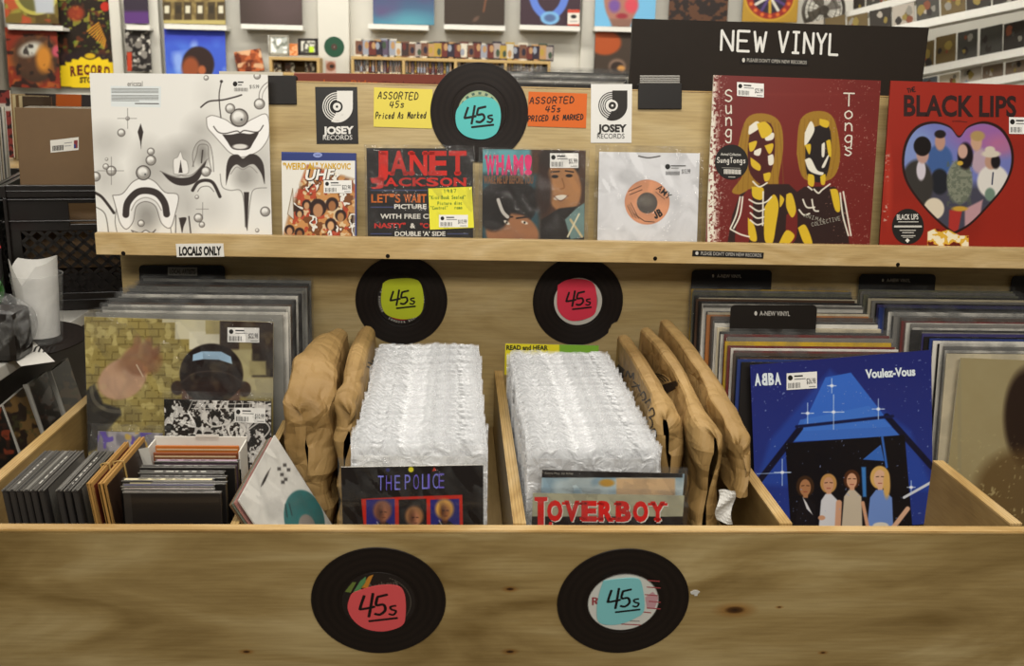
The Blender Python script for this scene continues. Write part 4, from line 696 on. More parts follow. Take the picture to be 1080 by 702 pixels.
rowsA = [BK, BL, BR, BK, BR, MR, WH, MR, CR, YE, GY, CR, MR, WH, BK, CR, WH, WH, BK, GY, BR, OR, CR, BK, WH, GY, WH, BK, BK, BR, CR, BK, OL, GY, YE]
loA = stack(rowsA, A0+Vector((-.004, .004, .0)), A1, 35, LNA, lambda c: c+'-edged album filed behind the blue album in the new vinyl bin', 'albums filed behind the blue album', seed=4, jit=.003)
slope_floor('bin_riser', XD[2]+.012, XD[3]+.0, loA+[(1.64, A0.z)], lean=LNA)
C0 = px_on_y(1009, 377, 1.66); C1 = px_on_y(906, 306, 1.85)
rowsC = [CR, BK, WH, GY, WH, BK, WH, BL, BK, PU, GY, BK, WH, GY, WH, MR, BR, GY, BK, WH, BK, BL, PU, BK, GY, CR, BK, OL, GY, OL]
loC = stack(rowsC, C0, C1, 30, LNA, lambda c: c+'-edged album filed behind the tan album at the far right', 'albums filed behind the tan album', seed=9, jit=.003)
slope_floor('bin_riser', XD[3]+.095, XB-.03, loC, lean=LNA)
L0 = px_on_y(93, 335, 1.625); L1 = px_on_y(151, 294, 1.848)
GP = ('#8a8880', '#b9b6ac', '#55514b', 'grey')
rowsL = [GP, WH, GP, WH, BR, BK, GP, WH, BK, GP, GP, BR, BK, GP]
loL = stack(rowsL, L0+Vector((0.004, .006, .002)), L1, 14, 5, lambda c: c+'-edged bagged album filed behind the waving man album', 'albums filed in the local artists section', seed=5, jit=.0018, bagp=1)
# front covers
def a_blue(c):
    c.zoom(740, 360, 3.176); c.mix(np.clip((c.Y-60)/500, 0, 1), '#2444a0', .55)
    c.poly([(430, 95), (700, 300), (775, 500), (180, 480), (230, 330)], '#2b55b8', soft=14, a=.5)
    c.poly([(415, 120), (500, 104), (640, 285), (330, 300)], '#386bcc', soft=2); c.poly([(330, 262), (560, 215), (670, 318), (300, 335)], '#4278d4', soft=2, a=.8)
    c.line([(330, 290), (190, 470)], 20, '#10122c', soft=3, sm=False); c.line([(620, 250), (772, 420)], 20, '#10122c', soft=3, sm=False); c.line([(318, 285), (640, 250)], 10, '#131a44', soft=3, sm=False)
    c.poly([(280, 340), (605, 318), (680, 312), (708, 645), (300, 645)], '#0e0d15', soft=2); c.poly([(540, 395), (600, 345), (612, 400)], '#3567bc', soft=2); c.poly([(535, 420), (550, 420), (552, 520), (540, 520)], '#3a7ac0', soft=4); c.line([(605, 320), (620, 420)], 8, '#3567bc', soft=3)
    # four plain standing figures
    for (x, y, r, hair, skin, body, bw) in ((347, 485, 24, '#3a261a', '#a97752', '#15131a', 52), (425, 475, 22, '#b98b52', '#c69474', '#cfd0d6', 50), (503, 462, 22, '#4d2c1c', '#cf9d7e', '#c4b8a4', 52), (597, 455, 26, '#d2a860', '#d8ad90', '#6e8ed0', 66)):
        c.ell(x, y, r*1.25, r*1.5, hair, soft=3); c.ell(x, y+4, r*.78, r*1.15, skin, soft=2); c.rect(x-7, y+r, x+9, y+r+24, skin, soft=2)
        c.poly([(x-bw*.5, y+r*2.6), (x-bw*.2, y+r*1.6), (x+bw*.2, y+r*1.6), (x+bw*.62, y+r*2.6), (x+bw*.7, 650), (x-bw*.7, 650)], body, soft=3, sm=False)
        c.line([(x-12, y-2), (x-4, y-3)], 2.5, '#3a2418'); c.line([(x+5, y-3), (x+13, y-2)], 2.5, '#3a2418'); c.line([(x-5, y+r*.75), (x+6, y+r*.75)], 2.5, '#8c3c34')
    c.ell(620, 480, 12, 44, '#d2a860', soft=4); c.poly([(338, 520), (352, 540), (372, 580), (352, 560)], '#d6d6da', soft=2); c.line([(460, 540), (455, 640)], 20, '#cf9d7e', soft=3); c.line([(540, 540), (560, 640)], 12, '#cf9d7e', soft=3); c.line([(690, 560), (640, 625)], 16, '#d8ad90', soft=3); c.ell(600, 615, 26, 10, '#dcd6c8', soft=2); c.ell(402, 590, 12, 8, '#c69474', soft=2)
    c.line([(678, 522), (771, 470)], 9, '#cfd4de'); c.line([(185, 443), (300, 438)], 2, '#a9c4ee')
    for (x, y, l) in ((355, 240, 34), (442, 236, 58), (592, 226, 34), (270, 438, 44), (436, 148, 24), (702, 488, 22)): c.line([(x, y-l), (x, y+l)], 2.5, '#b9d0f2'); c.line([(x-l*.6, y), (x+l*.6, y)], 2.5, '#cfe0f8'); c.ell(x, y, 6, 5, '#eef4ff', soft=3)
    c.speck(8, .86, '#8fa0d0', 3, .6, .03)
pl = lean_plane(1.652-.034, A0.z-.3, LNA)
BLU = pl
root, sh = cover('record_album', 'blue album with four standing figures, frontmost in the new vinyl bin', 'record', pl, (798, 563), (984, 546), (785.5, 385.5), a_blue, '#22286e', ext=.010, t=.0035, edge='#1b1d52', res=2.0, m=PRG)
sh.T = (740, 360, 3.176); Ic = '#dfe9ee'
sh.text('A', 178, 146, 199, 145, 36, Ic, .05); sh.text('B', 221, 144, 202, 145, -36, Ic, .05); sh.text('B', 224, 144, 243, 143, 36, Ic, .05); sh.text('A', 245, 143, 266, 142, 36, Ic, .05)
sh.text('Voulez-Vous', 549, 122, 716, 113, 27, Ic, .04); sh.close(); sh.T = (0, 0, 1); price_sticker(root, sh, 829.5, 393.5, 861.5, 411, skew=-2, price='$26.98')
def a_tan(c):
    c.mix(vnoise(c.X, c.Y, 14, 3), '#8a7a54', .35); c.ell(1085, 440, 26, 52, '#2a1c14', soft=6); c.ell(1078, 520, 50, 46, '#5a4426', soft=14, a=.8); c.rect(1010, 376, 1014, 560, '#8c8468', a=.5); c.speck(3, .75, '#d3c690', 8, .5, .04, np.clip((c.Y-440)/80, 0, 1))
root, sh = cover('record_album', 'tan album with dark-haired figure at the picture edge, frontmost at the far right', 'record', lean_plane(1.652-.034, C0.z-.3, 6), (993, 552), (1175, 557), (1010, 377), a_tan, '#9b8f6a', res=.9, edge='#c9c3a8', m=PRG); sh.close()
def a_wave(c):
    c.zoom(90, 290, 3.7)
    n_ = vnoise(c.X, c.Y, 60, 2); c.C[:] = h2('#8a7a42'); c.mix(n_, '#b6a664', .8)
    rows = np.floor(c.Y/30); sx = c.X+np.where(rows % 2 == 0, 0, 26); br = ((c.X < 420)); gl = np.minimum(np.abs(c.Y % 30-15), 99); mort = np.clip((np.abs((c.Y % 30)-15)-11)/3, 0, 1); mv = np.clip((np.abs((sx % 52)-26)-22)/3, 0, 1)
    wob = vnoise(c.X, c.Y, 18, 7); c.mix(np.maximum(mort, mv)*br*(wob > .38), '#6a5a2c', .75); c.speck(30, .58, '#c7b876', 12, .7, .1, br*1.0)
    c.rect(350, 170, 470, 250, '#c9c2a4', soft=4); c.rect(405, 220, 525, 290, '#d3cdb4', soft=4); c.rect(470, 160, 530, 230, '#a79a6a', soft=4); c.rect(525, 165, 745, 300, '#33261f', soft=5); c.rect(300, 160, 350, 185, '#d0c8a8', soft=3); c.rect(640, 290, 745, 400, '#2c231e', soft=6); c.rect(600, 250, 650, 305, '#8a7c52', soft=5); c.rect(570, 290, 650, 470, '#a59b72', soft=8); c.rect(630, 400, 745, 480, '#a79d7a', soft=8); c.rect(640, 335, 705, 390, '#93885f', soft=6)
    c.ell(145, 405, 98, 76, '#c09a7c', rot=-28, soft=8); c.ell(215, 330, 66, 62, '#96694c', rot=-20, soft=12, a=.9); c.ell(240, 285, 20, 42, '#8a6046', rot=15, soft=8, a=.8); c.ell(205, 275, 18, 40, '#956a4e', rot=-5, soft=8, a=.7); c.ell(268, 310, 16, 38, '#805640', rot=30, soft=8, a=.8); c.ell(110, 430, 60, 42, '#c6a184', soft=16, a=.8); c.ell(275, 345, 22, 40, '#805438', rot=20, soft=12, a=.7); c.line([(200, 350), (225, 395)], 5, '#d8bfa2', soft=2); c.ell(165, 330, 50, 25, '#9c7354', rot=-40, soft=14, a=.8)
    c.poly([(-20, 470), (35, 425), (70, 500), (135, 520), (140, 545), (90, 600), (40, 680), (-20, 700)], '#2b2926', soft=8); c.line([(22, 440), (35, 490), (80, 525), (132, 532)], 14, '#565248', soft=3)
    c.ell(360, 440, 26, 28, '#3a271c', soft=5); c.ell(620, 445, 26, 30, '#3a271c', soft=5); c.ell(490, 470, 112, 110, '#5c3e30', soft=6); c.rect(380, 440, 600, 500, '#6b4a3a', soft=14, a=.8); c.line([(395, 430), (400, 480)], 4, '#b2aaa0'); c.ell(492, 385, 124, 118, '#221917', soft=5); c.line([(372, 420), (420, 385), (490, 374), (560, 385), (614, 420)], 7, '#3b302b', soft=4); c.poly([(372, 440), (400, 400), (580, 400), (612, 440), (560, 455), (490, 448), (410, 458)], '#2a1f1c', soft=7); c.ell(490, 445, 85, 30, '#2c1c18', soft=10)
    c.poly([(420, 310), (455, 297), (530, 298), (568, 318), (574, 347), (520, 330), (460, 328), (418, 335)], '#9fbfd8', soft=3, sm=False)
    c.speck(40, .6, '#cfc58d', 31, .18, .2)
pl = lean_plane(1.612-.027, L0.z-.3, 5)
root, sh = cover('record_album', 'album with waving man in dark cap by a brick wall, frontmost of the left stack', 'record', pl, (94, 500), (288, 504), (92, 334), a_wave, '#9c8c50', t=.004, edge='#b9ac80', res=2.0, m=PRG, ext=.01); sh.close(); price_sticker(root, sh, 240, 345, 273.5, 360.5, skew=.6, price='$22.98'); bag_on(root, sh.W, sh.H, .001, .006, 12)
def a_bw(c):
    c.zoom(90, 290, 3.7); c.speck(20, .52, '#d0ccc6', 4, .95, .03); c.speck(9, .6, '#e9e6df', 14, .9, .03); c.speck(30, .6, '#191512', 24, 1, .04)
    for i in range(11): c.line([(420+i*28, 488), (400+i*30, 530)], 4, '#e0dcd4', a=.8)
    c.line([(420, 505), (700, 500)], 3, '#e0dcd4'); c.line([(415, 520), (700, 518)], 3, '#e0dcd4'); c.line([(375, 575), (430, 590), (400, 530), (425, 585)], 5, '#efece6'); c.line([(460, 560), (500, 590), (560, 575), (540, 560)], 7, '#e0dcd4'); c.line([(600, 560), (560, 590), (570, 630), (605, 635), (622, 600), (600, 575)], 9, '#e0dcd4'); c.line([(470, 630), (540, 600), (580, 570)], 4, '#d0ccc6'); c.line([(640, 600), (690, 570), (720, 600), (690, 640)], 6, '#d0ccc6'); c.ell(465, 550, 12, 16, '#e6e2da', soft=3)
pl = lean_plane(1.57, .95, 5)
root, sh = cover('record_album', 'short black and white patterned album in front of the waving man album', 'record', pl, (174.5, 494), (286, 496), (174.5, 421), a_bw, '#29211d', t=.004, edge='#3a332e', res=2.4, m=PRG); sh.close(); price_sticker(root, sh, 247.5, 429.5, 280, 445, skew=1, price='$10.99'); bag_on(root, sh.W, sh.H, .001, .014, 14)
# purple-grey bagged thing beside it
def crumple(name, label, cat, c, r, m, seed=0, sq=(1, 1, 1), amp=.25, col='#ffffff', n=34, parent=None):
    rs = np.random.RandomState(seed); b = B(); D = rs.randn(26, 3); D /= np.linalg.norm(D, axis=1)[:, None]; O = rs.rand(26)
    def f(u, v):
        a = 2*PI*u; t = PI*v; d = np.array([math.cos(a)*math.sin(t), math.sin(a)*math.sin(t), -math.cos(t)]); k = 1+amp*(np.max((D @ d)*(.6+.4*O))-.75)-amp*.5*abs(math.sin(7*(D[3] @ d)+3*(D[5] @ d)))
        return (d[0]*r*sq[0]*k, d[1]*r*sq[1]*k, d[2]*r*sq[2]*k)
    b.grid(n*2, n, f, m, col); return b.build(name, parent, Matrix.Translation(c)) if parent else setp(b.build(name, None, Matrix.Translation(c)), label, cat)
def a_pur(c):
    c.speck(12, .5, '#a49fa0', 3, .8, .1); c.speck(8, .62, '#5d4a9c', 5, .9, .08); c.speck(14, .7, '#c9a23a', 9, .7, .05)
root, sh = cover('vinyl_single', 'grey and purple bagged sleeve leaning low against the waving man album', 'record', lean_plane(1.50, .9, 12), (102, 500), (170, 502), (108, 455), a_pur, '#77747a', res=1.2, m=PRG, edge='#888'); sh.close(); bag_on(root, sh.W, sh.H, .012, .012, 33, wr=.002)
# black divider cards
def tab_card(label, Y, x0, x1, y0, ybot, text, gx0, gx1, gy, hh, grey=False, slope=.01):
    pl_ = lean_plane(Y, 1.16, 5); o, bx, tp = pl_.at(x0, ybot), pl_.at(x1, ybot+(x1-x0)*slope*0), pl_.at(x0, y0); M = frame_of(o, bx-o, tp-o); W = (bx-o).length; Hh = (tp-o).length
    r_ = thing('divider_card', label, 'divider card', M); b = B(); rr = .008
    pts = [(0, 0), (W, 0), (W, Hh-rr)]+[(W-rr+rr*math.cos(a), Hh-rr+rr*math.sin(a)) for a in (.4, .8, 1.2)]+[(W-rr, Hh), (rr, Hh)]+[(rr-rr*math.sin(a), Hh-rr+rr*math.cos(a)) for a in (.4, .8, 1.2)]+[(0, Hh-rr)]
    b.prism(pts, -.0015, 0, BLACKP); b.build('card', r_)
    q = Sheet(pl_, M); q._u = W/(x1-x0); q.z = .0005
    if grey: q.shape([(gx0-2, gy-hh-2), (gx1+2, gy-hh-1.6), (gx1+2, gy+2.2), (gx0-2, gy+1.8)], '#8f8b82'); q.z = .0008
    q.text(text, gx0, gy, gx1, gy+.4, hh, '#2a2622' if grey else '#a9a59d', .02)
    if not grey: q.oval(gx0-4, gy-hh/2, hh*.32, hh*.5, '#b9b5ac', z=.0008)
    q.build('tab_text', r_); return r_
tab_card('black divider card with grey local artists label behind the left albums', 1.858, 149, 239, 279.5, 330, 'LOCAL ARTISTS', 179, 206, 288.5, 5, True)
tab_card('black divider card at the back of the bin with the blue album', 1.8575, 728, 812, 284.5, 330, 'A-NEW VINYL', 756, 782, 292.5, 3.4)
tab_card('black divider card standing midway in the bin with the blue album', 1.748, 768.5, 859, 321.5, 370, 'A-NEW VINYL', 801, 833, 332.5, 4.6)
tab_card('black divider card at the back of the bin with the tan album', 1.8575, 904, 984, 289, 330, 'A-NEW VINYL', 935, 960, 297, 3.4)
tab_card('dark divider card cut by the edge, right of the other new vinyl cards', 1.8575, 1064, 1150, 291, 330, 'A-NEW VINYL', 1100, 1130, 300, 3.4)
# ------------------------------------------------------------------ singles in milky bags
def single_meshes(k):
    rs = np.random.RandomState(k+50); b = B(); W, Hh = .178, .172+.006*rs.rand(); tone = ['#e2e1dd', '#d2d1ce', '#e9e8e5', '#a9a7a4', '#dcdbd8', '#57534f', '#d8d7d4'][k % 7]
    b.box((.003, 0, -.0012), (W-.003, Hh, .0006), PRT, tone, bev=.0003); sl = b.mesh('paper_sleeve'); q = B(); ph = rs.rand(12)*6; top = .014+.005*rs.rand()
    def w_(u, v, s): e = v**2.5; return s*.0004+e*(.0003*math.sin(u*11+ph[0])+.0003*math.sin(u*41+ph[1]+v*5)+.0002*math.sin(u*83+ph[2]+v*9))
    hh = lambda u: Hh+top+.0016*math.sin(u*7+ph[3])+.0008*math.sin(u*31+ph[4])+.0007*math.sin(u*71+ph[5])
    q.grid(36, 9, lambda u, v: (W*u+.0012*math.sin(v*29+ph[6])*v, hh(u)*v, .0010+w_(u, v, 1)), MILKY)
    q.grid(36, 9, lambda u, v: (W*u, (hh(u)-.003)*v, -.0016+w_(u, v, -1)), MILKY); return sl, q.mesh('plastic_bag', True)
SM = [single_meshes(k) for k in range(9)]
def singles(n, f, bk, label, group, seed, lean=9):
    rs = np.random.RandomState(seed); f, bk = Vector(f), Vector(bk)
    for i in range(n):
        t = i/(n-1); p = f.lerp(bk, t); k = rs.randint(9); Hh = .188
        q = Matrix.Rotation(PI/2-R(lean), 4, 'X') @ Matrix.Rotation(max(-.01, min(.01, rs.randn()*.005)), 4, 'Z')
        dz = min(.006, abs(rs.randn())*.0022); M = Matrix.Translation(p+Vector((rs.randn()*.0022, dz*math.tan(R(lean)), dz))) @ q
        r = thing('vinyl_single', label, 'record', M, group); link('paper_sleeve', SM[k][0], r); link('plastic_bag', SM[k][1], r)
def base_of(px, py, Y, lean, hh=.188): p = px_on_y(px, py, Y); return p-Vector((0, math.sin(R(lean)), math.cos(R(lean))))*hh
F1 = base_of(371, 472, 1.253, 9); B1 = base_of(401, 365, 1.76, 9); F2 = base_of(558, 478, 1.253, 9); B2 = base_of(529, 371, 1.74, 9)
print('singles', F1, B1, F2, B2)
F1.z = B1.z = .831; F2.z = B2.z = .8245; F2.x = max(F2.x, .103); B2.x = .1005
singles(94, F1, B1, 'milky-bagged single packed in the row behind the sleeve with three portraits', 'bagged singles in the row left of the centre divider', 3)
singles(94, F2, B2, 'milky-bagged single packed in the row behind the red-lettered sleeve', 'bagged singles in the row right of the centre divider', 6)
# front sleeves of the two rows
def a_trio(c):
    c.zoom(355, 470, 6.17)
    c.poly([(160, 345), (400, 332), (818, 318), (825, 620), (185, 620)], '#b7271c', soft=2)
    for (x0, x1, bgc) in ((192, 378, '#28266e'), (404, 584, '#14100f'), (610, 798, '#28266e')): c.poly([(x0, 350), (x1, 344), (x1+4, 620), (x0+4, 620)], bgc, soft=2)
    for (x, y, hair, skin) in ((298, 415, '#8a5640', '#a5694a'), (505, 450, '#9a6a40', '#b97a56'), (702, 405, '#d09a4a', '#a5683a')):
        c.poly([(x-80, 600), (x-62, y+120), (x-22, y+84), (x+34, y+84), (x+74, y+120), (x+86, 600), (x+80, 640), (x-75, 640)], '#15131c', soft=5); c.ell(x+4, y+78, 20, 26, '#4a2a1c', soft=6); c.ell(x, y+6, 60, 66, hair, soft=16); c.ell(x+6, y+26, 29, 48, skin, soft=16); c.ell(x-14, y+24, 18, 44, '#3a2018', soft=22, a=.7); c.line([(x-12, y+16), (x, y+15)], 5, '#2a1812', soft=3); c.line([(x+14, y+15), (x+26, y+16)], 5, '#2a1812', soft=3); c.line([(x, y+52), (x+18, y+51)], 4, '#4a2018', soft=3); c.line([(x-35, y+80), (x-10, y+125)], 7, '#cfc8c0', soft=3, a=.7)
    c.ell(333, 157, 13, 12, '#2a2a70'); c.ell(484, 154, 17, 17, '#d8cf28'); c.poly([(622, 165), (635, 138), (650, 160)], '#c0341f')
pl = upright(1.204, 3, .95)
root, sh = cover('vinyl_single', 'black picture sleeve with three framed portraits, frontmost left of the centre divider', 'record', pl, (363, 600), (510, 597), (361.5, 492.5), a_trio, '#1b1614', t=.002, edge='#d8d5cc', res=2.2, m=PRG)
sh.T = (355, 470, 6.17)
for i, (ch, x) in enumerate(zip('THE POLICE', (270, 322, 378, 0, 444, 500, 556, 592, 626, 664))): sh.text(ch, x, 290-i*1.6, x+(14 if ch == 'I' else 36), 290-i*1.6, 98, '#6a5cc0' if i % 2 else '#7c7cd8', -.01) if ch != ' ' else 0
sh.close(); bag_on(root, sh.W, sh.H, .004, .012, 21, wr=.0013)
def a_under(c): c.speck(20, .5, '#7d98a8', 3, .8, .15); c.rect(650, 504, 712, 560, '#c3a37c', soft=2); c.ell(640, 509, 8, 4, '#b58a38', soft=2); c.rect(560, 494, 720, 503.5, '#211c1b', soft=.6)
pl = upright(1.2155, 3, .95); root, sh = cover('vinyl_single', 'dark-topped picture sleeve directly behind the red-lettered sleeve', 'record', pl, (566, 602), (713, 605), (565, 495.5), a_under, '#b4c2c4', t=.002, res=1.3, edge='#2a2420', m=PRG)
sh.T = (545, 480, 6.0); sh.text('7" Extra Play 33 RPM', 150, 116, 355, 122, 12, '#8c8880', .01); sh.close(); bag_on(root, sh.W, sh.H, .004, .008, 22)
def a_red(c): c.rect(540, 510, 730, 544.5, '#9c9a82', soft=.5); c.rect(540, 544.5, 730, 600, '#26201e', soft=.5); c.speck(10, .6, '#8a8874', 3, .4, .2)
pl = upright(1.204, 3, .95); root, sh = cover('vinyl_single', 'picture sleeve with big red slab lettering, frontmost right of the centre divider', 'record', pl, (558.5, 602), (715.5, 604), (558, 520), a_red, '#26201e', t=.002, res=1.6, edge='#8a8874', m=PRG)
sh.T = (545, 480, 6.0)
for dx, dy, cl, z in ((5, 6, '#ddd8cc', .0004), (0, 0, '#c4201c', .0007)):
    sh.shape([(112+dx, 262+dy), (194+dx, 262+dy), (194+dx, 286+dy), (172+dx, 290+dy), (172+dx, 446+dy), (200+dx, 442+dy), (206+dx, 420+dy), (224+dx, 420+dy), (224+dx, 474+dy), (104+dx, 474+dy), (104+dx, 452+dy), (132+dx, 448+dy), (132+dx, 290+dy), (112+dx, 286+dy)][::-1], cl, z); sh.slab('OVERBOY', 186+dx, 405+dy, 945+dx, 412+dy, 112, cl, .06, z, sw=.62, st=.15)
sh.close(); bag_on(root, sh.W, sh.H, .007, .007, 23, wr=.0012)
def a_rh(c): c.rect(590, 355, 640, 380, '#6c9a2a', soft=1)
root, sh = cover('printed_card', 'yellow and green printed card at the back of the right-hand singles row', 'card', upright(1.772, 5, 1.0), (532, 395), (630, 397), (531, 362), a_rh, '#cfc21e', res=1); sh.text('READ and HEAR', 534, 368.6, 578, 368.9, 4.6, '#2a2a14', .04); sh.close()
# ------------------------------------------------------------------ small disc cases in the left bin
def case_mesh(w, h, t, face, body='#3a3835', edge='#8a8882', spine_txt=None, seed=0):
    b = B(); b.box((0, 0, -t), (w, h, 0), mat('case_black', '#2b2826', .3), bev=.0006); b.box((-.0008, h-.0008, -t-.0004), (w+.0008, h+.0006, -t+.0016), mat('case_clear', '#6a6761', .15, bump=(40, .1, .3)), bev=.0003); b.box((-.0008, h-.0008, -.0016), (w+.0008, h+.0006, .0005), mat('case_clear'), bev=.0003)
    b.add([(.010, .002, .0007), (w-.001, .002, .0007), (w-.001, h-.002, .0007), (.010, h-.002, .0007)], [(0, 1, 2, 3)], PRG, face)
    b.add([(.002, h+.0007, -t+.002), (w-.002, h+.0007, -t+.002), (w-.002, h+.0007, -.002), (.002, h+.0007, -.002)], [(3, 2, 1, 0)], PRT, edge)
    b.add([(-.001, .002, -t+.001), (-.001, h-.002, -t+.001), (-.001, h-.002, -.001), (-.001, .002, -.001)], [(0, 3, 2, 1)], PRT, body)
    if spine_txt:
        rs = np.random.RandomState(seed); x = .02
        while x < w-.03: l = .003+rs.rand()*.009; b.add([(x, h+.0010, -t*.62), (x+l, h+.0010, -t*.62), (x+l, h+.0010, -t*.38), (x, h+.0010, -t*.38)], [(3, 2, 1, 0)], PRT, spine_txt); x += l+.002+rs.rand()*.006
    return b.mesh('disc_case')
def zpt(px, py, z): d = ray(px, py); return CAM+d*((z-CAM.z)/d.z)
ZC = .986
_ed = ['#3a3733', '#5d5a55', '#2a2724', '#77746d', '#45423d', '#383531', '#6a6761', '#2a2723', '#4a4742', '#5d5a54', '#8a8780']
# row standing edge-on: faces turned to the right; near top corners follow the photo
near = [(3, 0), (11, 1), (19, 2), (27, 3), (35, 4), (44, 5), (63, 6), (72, 7), (81, 8)]
for (x, k) in near:
    p = zpt(x, 517-k*.2, ZC); w, h = .138, .125; t = .0074; X = Matrix.Translation(Vector((p.x, 1.212, ZFL+.0005)))
    me = case_mesh(w, h, t, '#55524c', '#2f2c29', _ed[k % 11], '#c9c6bd' if k % 3 == 1 else None, k)
    lean = -.10; M = X @ Matrix.Rotation(lean, 4, 'Y') @ Matrix.Rotation(PI/2, 4, 'Z') @ Matrix.Rotation(PI/2, 4, 'X')
    M = Matrix.Translation(Vector((p.x-.010+math.sin(-lean)*.12, 1.212, ZFL+.0025))) @ Matrix.Rotation(lean, 4, 'Y') @ Matrix.Rotation(PI/2, 4, 'Z') @ Matrix.Rotation(PI/2, 4, 'X')
    o = link('disc_case', me, None, M); setp(o, 'clear disc case standing edge-on in the row against the left side panel', 'disc case', 'edge-on disc cases in the left bin')
RUB = mat('tan_rubber_band', '#a98a4c', .6)
def kraft_folder(label, x, y, face, wz=.135, ln=.15, t=.008, band=True, lean=-.12):
    p = zpt(x, y, ZC+.012); M = Matrix.Translation(Vector((p.x+.010, 1.212, ZFL+.003))) @ Matrix.Rotation(lean, 4, 'Y') @ Matrix.Rotation(PI/2, 4, 'Z') @ Matrix.Rotation(PI/2, 4, 'X')
    r = thing('card_disc_folder', label, 'disc folder', M); b = B(); KR = mat('kraft_card', '#a87d3c', .8)
    for z0 in (0, -t*.45): b.box((0, 0, z0-t*.3), (ln, wz, z0), KR, bev=.0008)
    b.box((0, 0, -t*.75), (.0015, wz, 0), KR); b.build('folder', r); q = B(); q.box((.006, .004, .0002), (ln-.006, wz-.006, .0008), PRG, face); q.build('picture', r)
    if band:
        q = B(); X = ln*.42; pts = [(X, -.001, .0018), (X, wz+.0015, .0018), (X, wz+.0022, -t*.4), (X, wz+.0015, -t-.001), (X, -.001, -t-.001), (X, -.001, .0018)]; q.tube(pts, .0012, RUB); q.build('rubber_band', r)
    return r
kraft_folder('tan card folder with dark red picture and rubber band, beside the edge-on disc cases', 86, 512, '#5a2416')
kraft_folder('tan card folder with dark picture, between its twin and the front-facing disc cases', 111, 500, '#2c1c12', ln=.17, t=.011)
# front-facing cases
rowsC_ = [(533, 118, 225, '#1f1b19', '#9d8c8c', '#4e4947', 'frontmost'), (528.5, 118, 218, '#d3bcb4', '#d9b9b2', None, 'pink-edged'), (523, 119, 219, '#26222e', '#3a3650', None, 'purple-edged'), (519, 152, 241, '#1c1917', '#4a4642', None, 'thin black-edged'), (510.5, 125, 222, '#cfc39a', '#ddd0a6', '#3a342a', 'cream-edged'), (503, 147, 238, '#1d1a18', '#2e2a28', '#8f8c85', 'dark'), (498, 146, 236, '#211e1c', '#37332f', '#e0dcd0', 'white-lettered black'), (492, 148, 252, '#191614', '#3a3633', '#8d8a83', 'black'), (486, 163, 252, '#4c3a46', '#a78b9c', '#5a4250', 'mauve-edged')]
for i, (y, x0, x1, face, ed, tx, nm) in enumerate(rowsC_):
    a = zpt(x0, y, .972); b_ = zpt(x1, y, .972); W = min(b_.x, -.2985)-a.x
    me = case_mesh(W, .1255, .0085 if i not in (0, 1) else .0045, face, '#2a2724', ed, tx, i); o = link('disc_case', me, None, Matrix.Translation(Vector((a.x, max(a.y, 1.206+.0095*i), ZFL+.001))) @ Matrix.Rotation(PI/2, 4, 'X'))
    setp(o, nm+' disc case facing forward in the left bin, beside the leaning white sleeve', 'disc case')
# white open box with orange cards
a = zpt(152, 474, .985); c_ = zpt(252, 476, .985); r = thing('card_box', 'open white card box holding orange cards behind the front-facing disc cases', 'box', Vector((a.x, max(a.y, 1.206+.0095*9+.01), ZFL+.0015)))
a.y = max(a.y, 1.206+.0095*9+.01); Wb = c_.x-a.x; hb = .985-ZFL; WC = mat('white_card', '#d9d5ca', .7); b = B(); t = .002; D = .05
b.box((0, 0, 0), (Wb, D, t), WC); b.box((0, D-t, t), (Wb, D, hb), WC); b.box((0, 0, t), (t, D, hb-.004), WC); b.box((Wb-t, 0, t), (Wb, D, hb-.004), WC); b.box((0, 0, t), (Wb, t, hb-.03), WC); b.build('box_body', r)
b = B(); b.box((Wb*.45, D-.004, hb), (Wb*.7, D-.003, hb+.004), WC); b.build('box_tab', r)
b = B(); b.add([(t, .002, hb-.045), (-.004, -.012, hb+.004), (.009, -.010, hb+.006), (.013, .002, hb-.045)], [(0, 1, 2, 3), (3, 2, 1, 0)], WC); b.build('box_flap', r)
for k, (cl, dz, dy, nm) in enumerate((('#b5641c', 0, .030, 'bright orange card sleeve at the back of the white card box'), ('#7a3d18', -.006, .018, 'rust-brown card sleeve at the front of the white card box'))):
    b = B(); b.box((.006, 0, t+.001), (Wb-.008, .004, hb-.006+dz), mat('card_'+cl[1:], cl, .6), bev=.0008); b.box((.008, -.0005, hb-.012+dz), (Wb-.01, .0, hb-.010+dz), mat('pale_line', '#c9b08a', .6)); setp(b.build('card_sleeve', None, Matrix.Translation(Vector((a.x, a.y+dy, ZFL)))), nm, 'card sleeve')
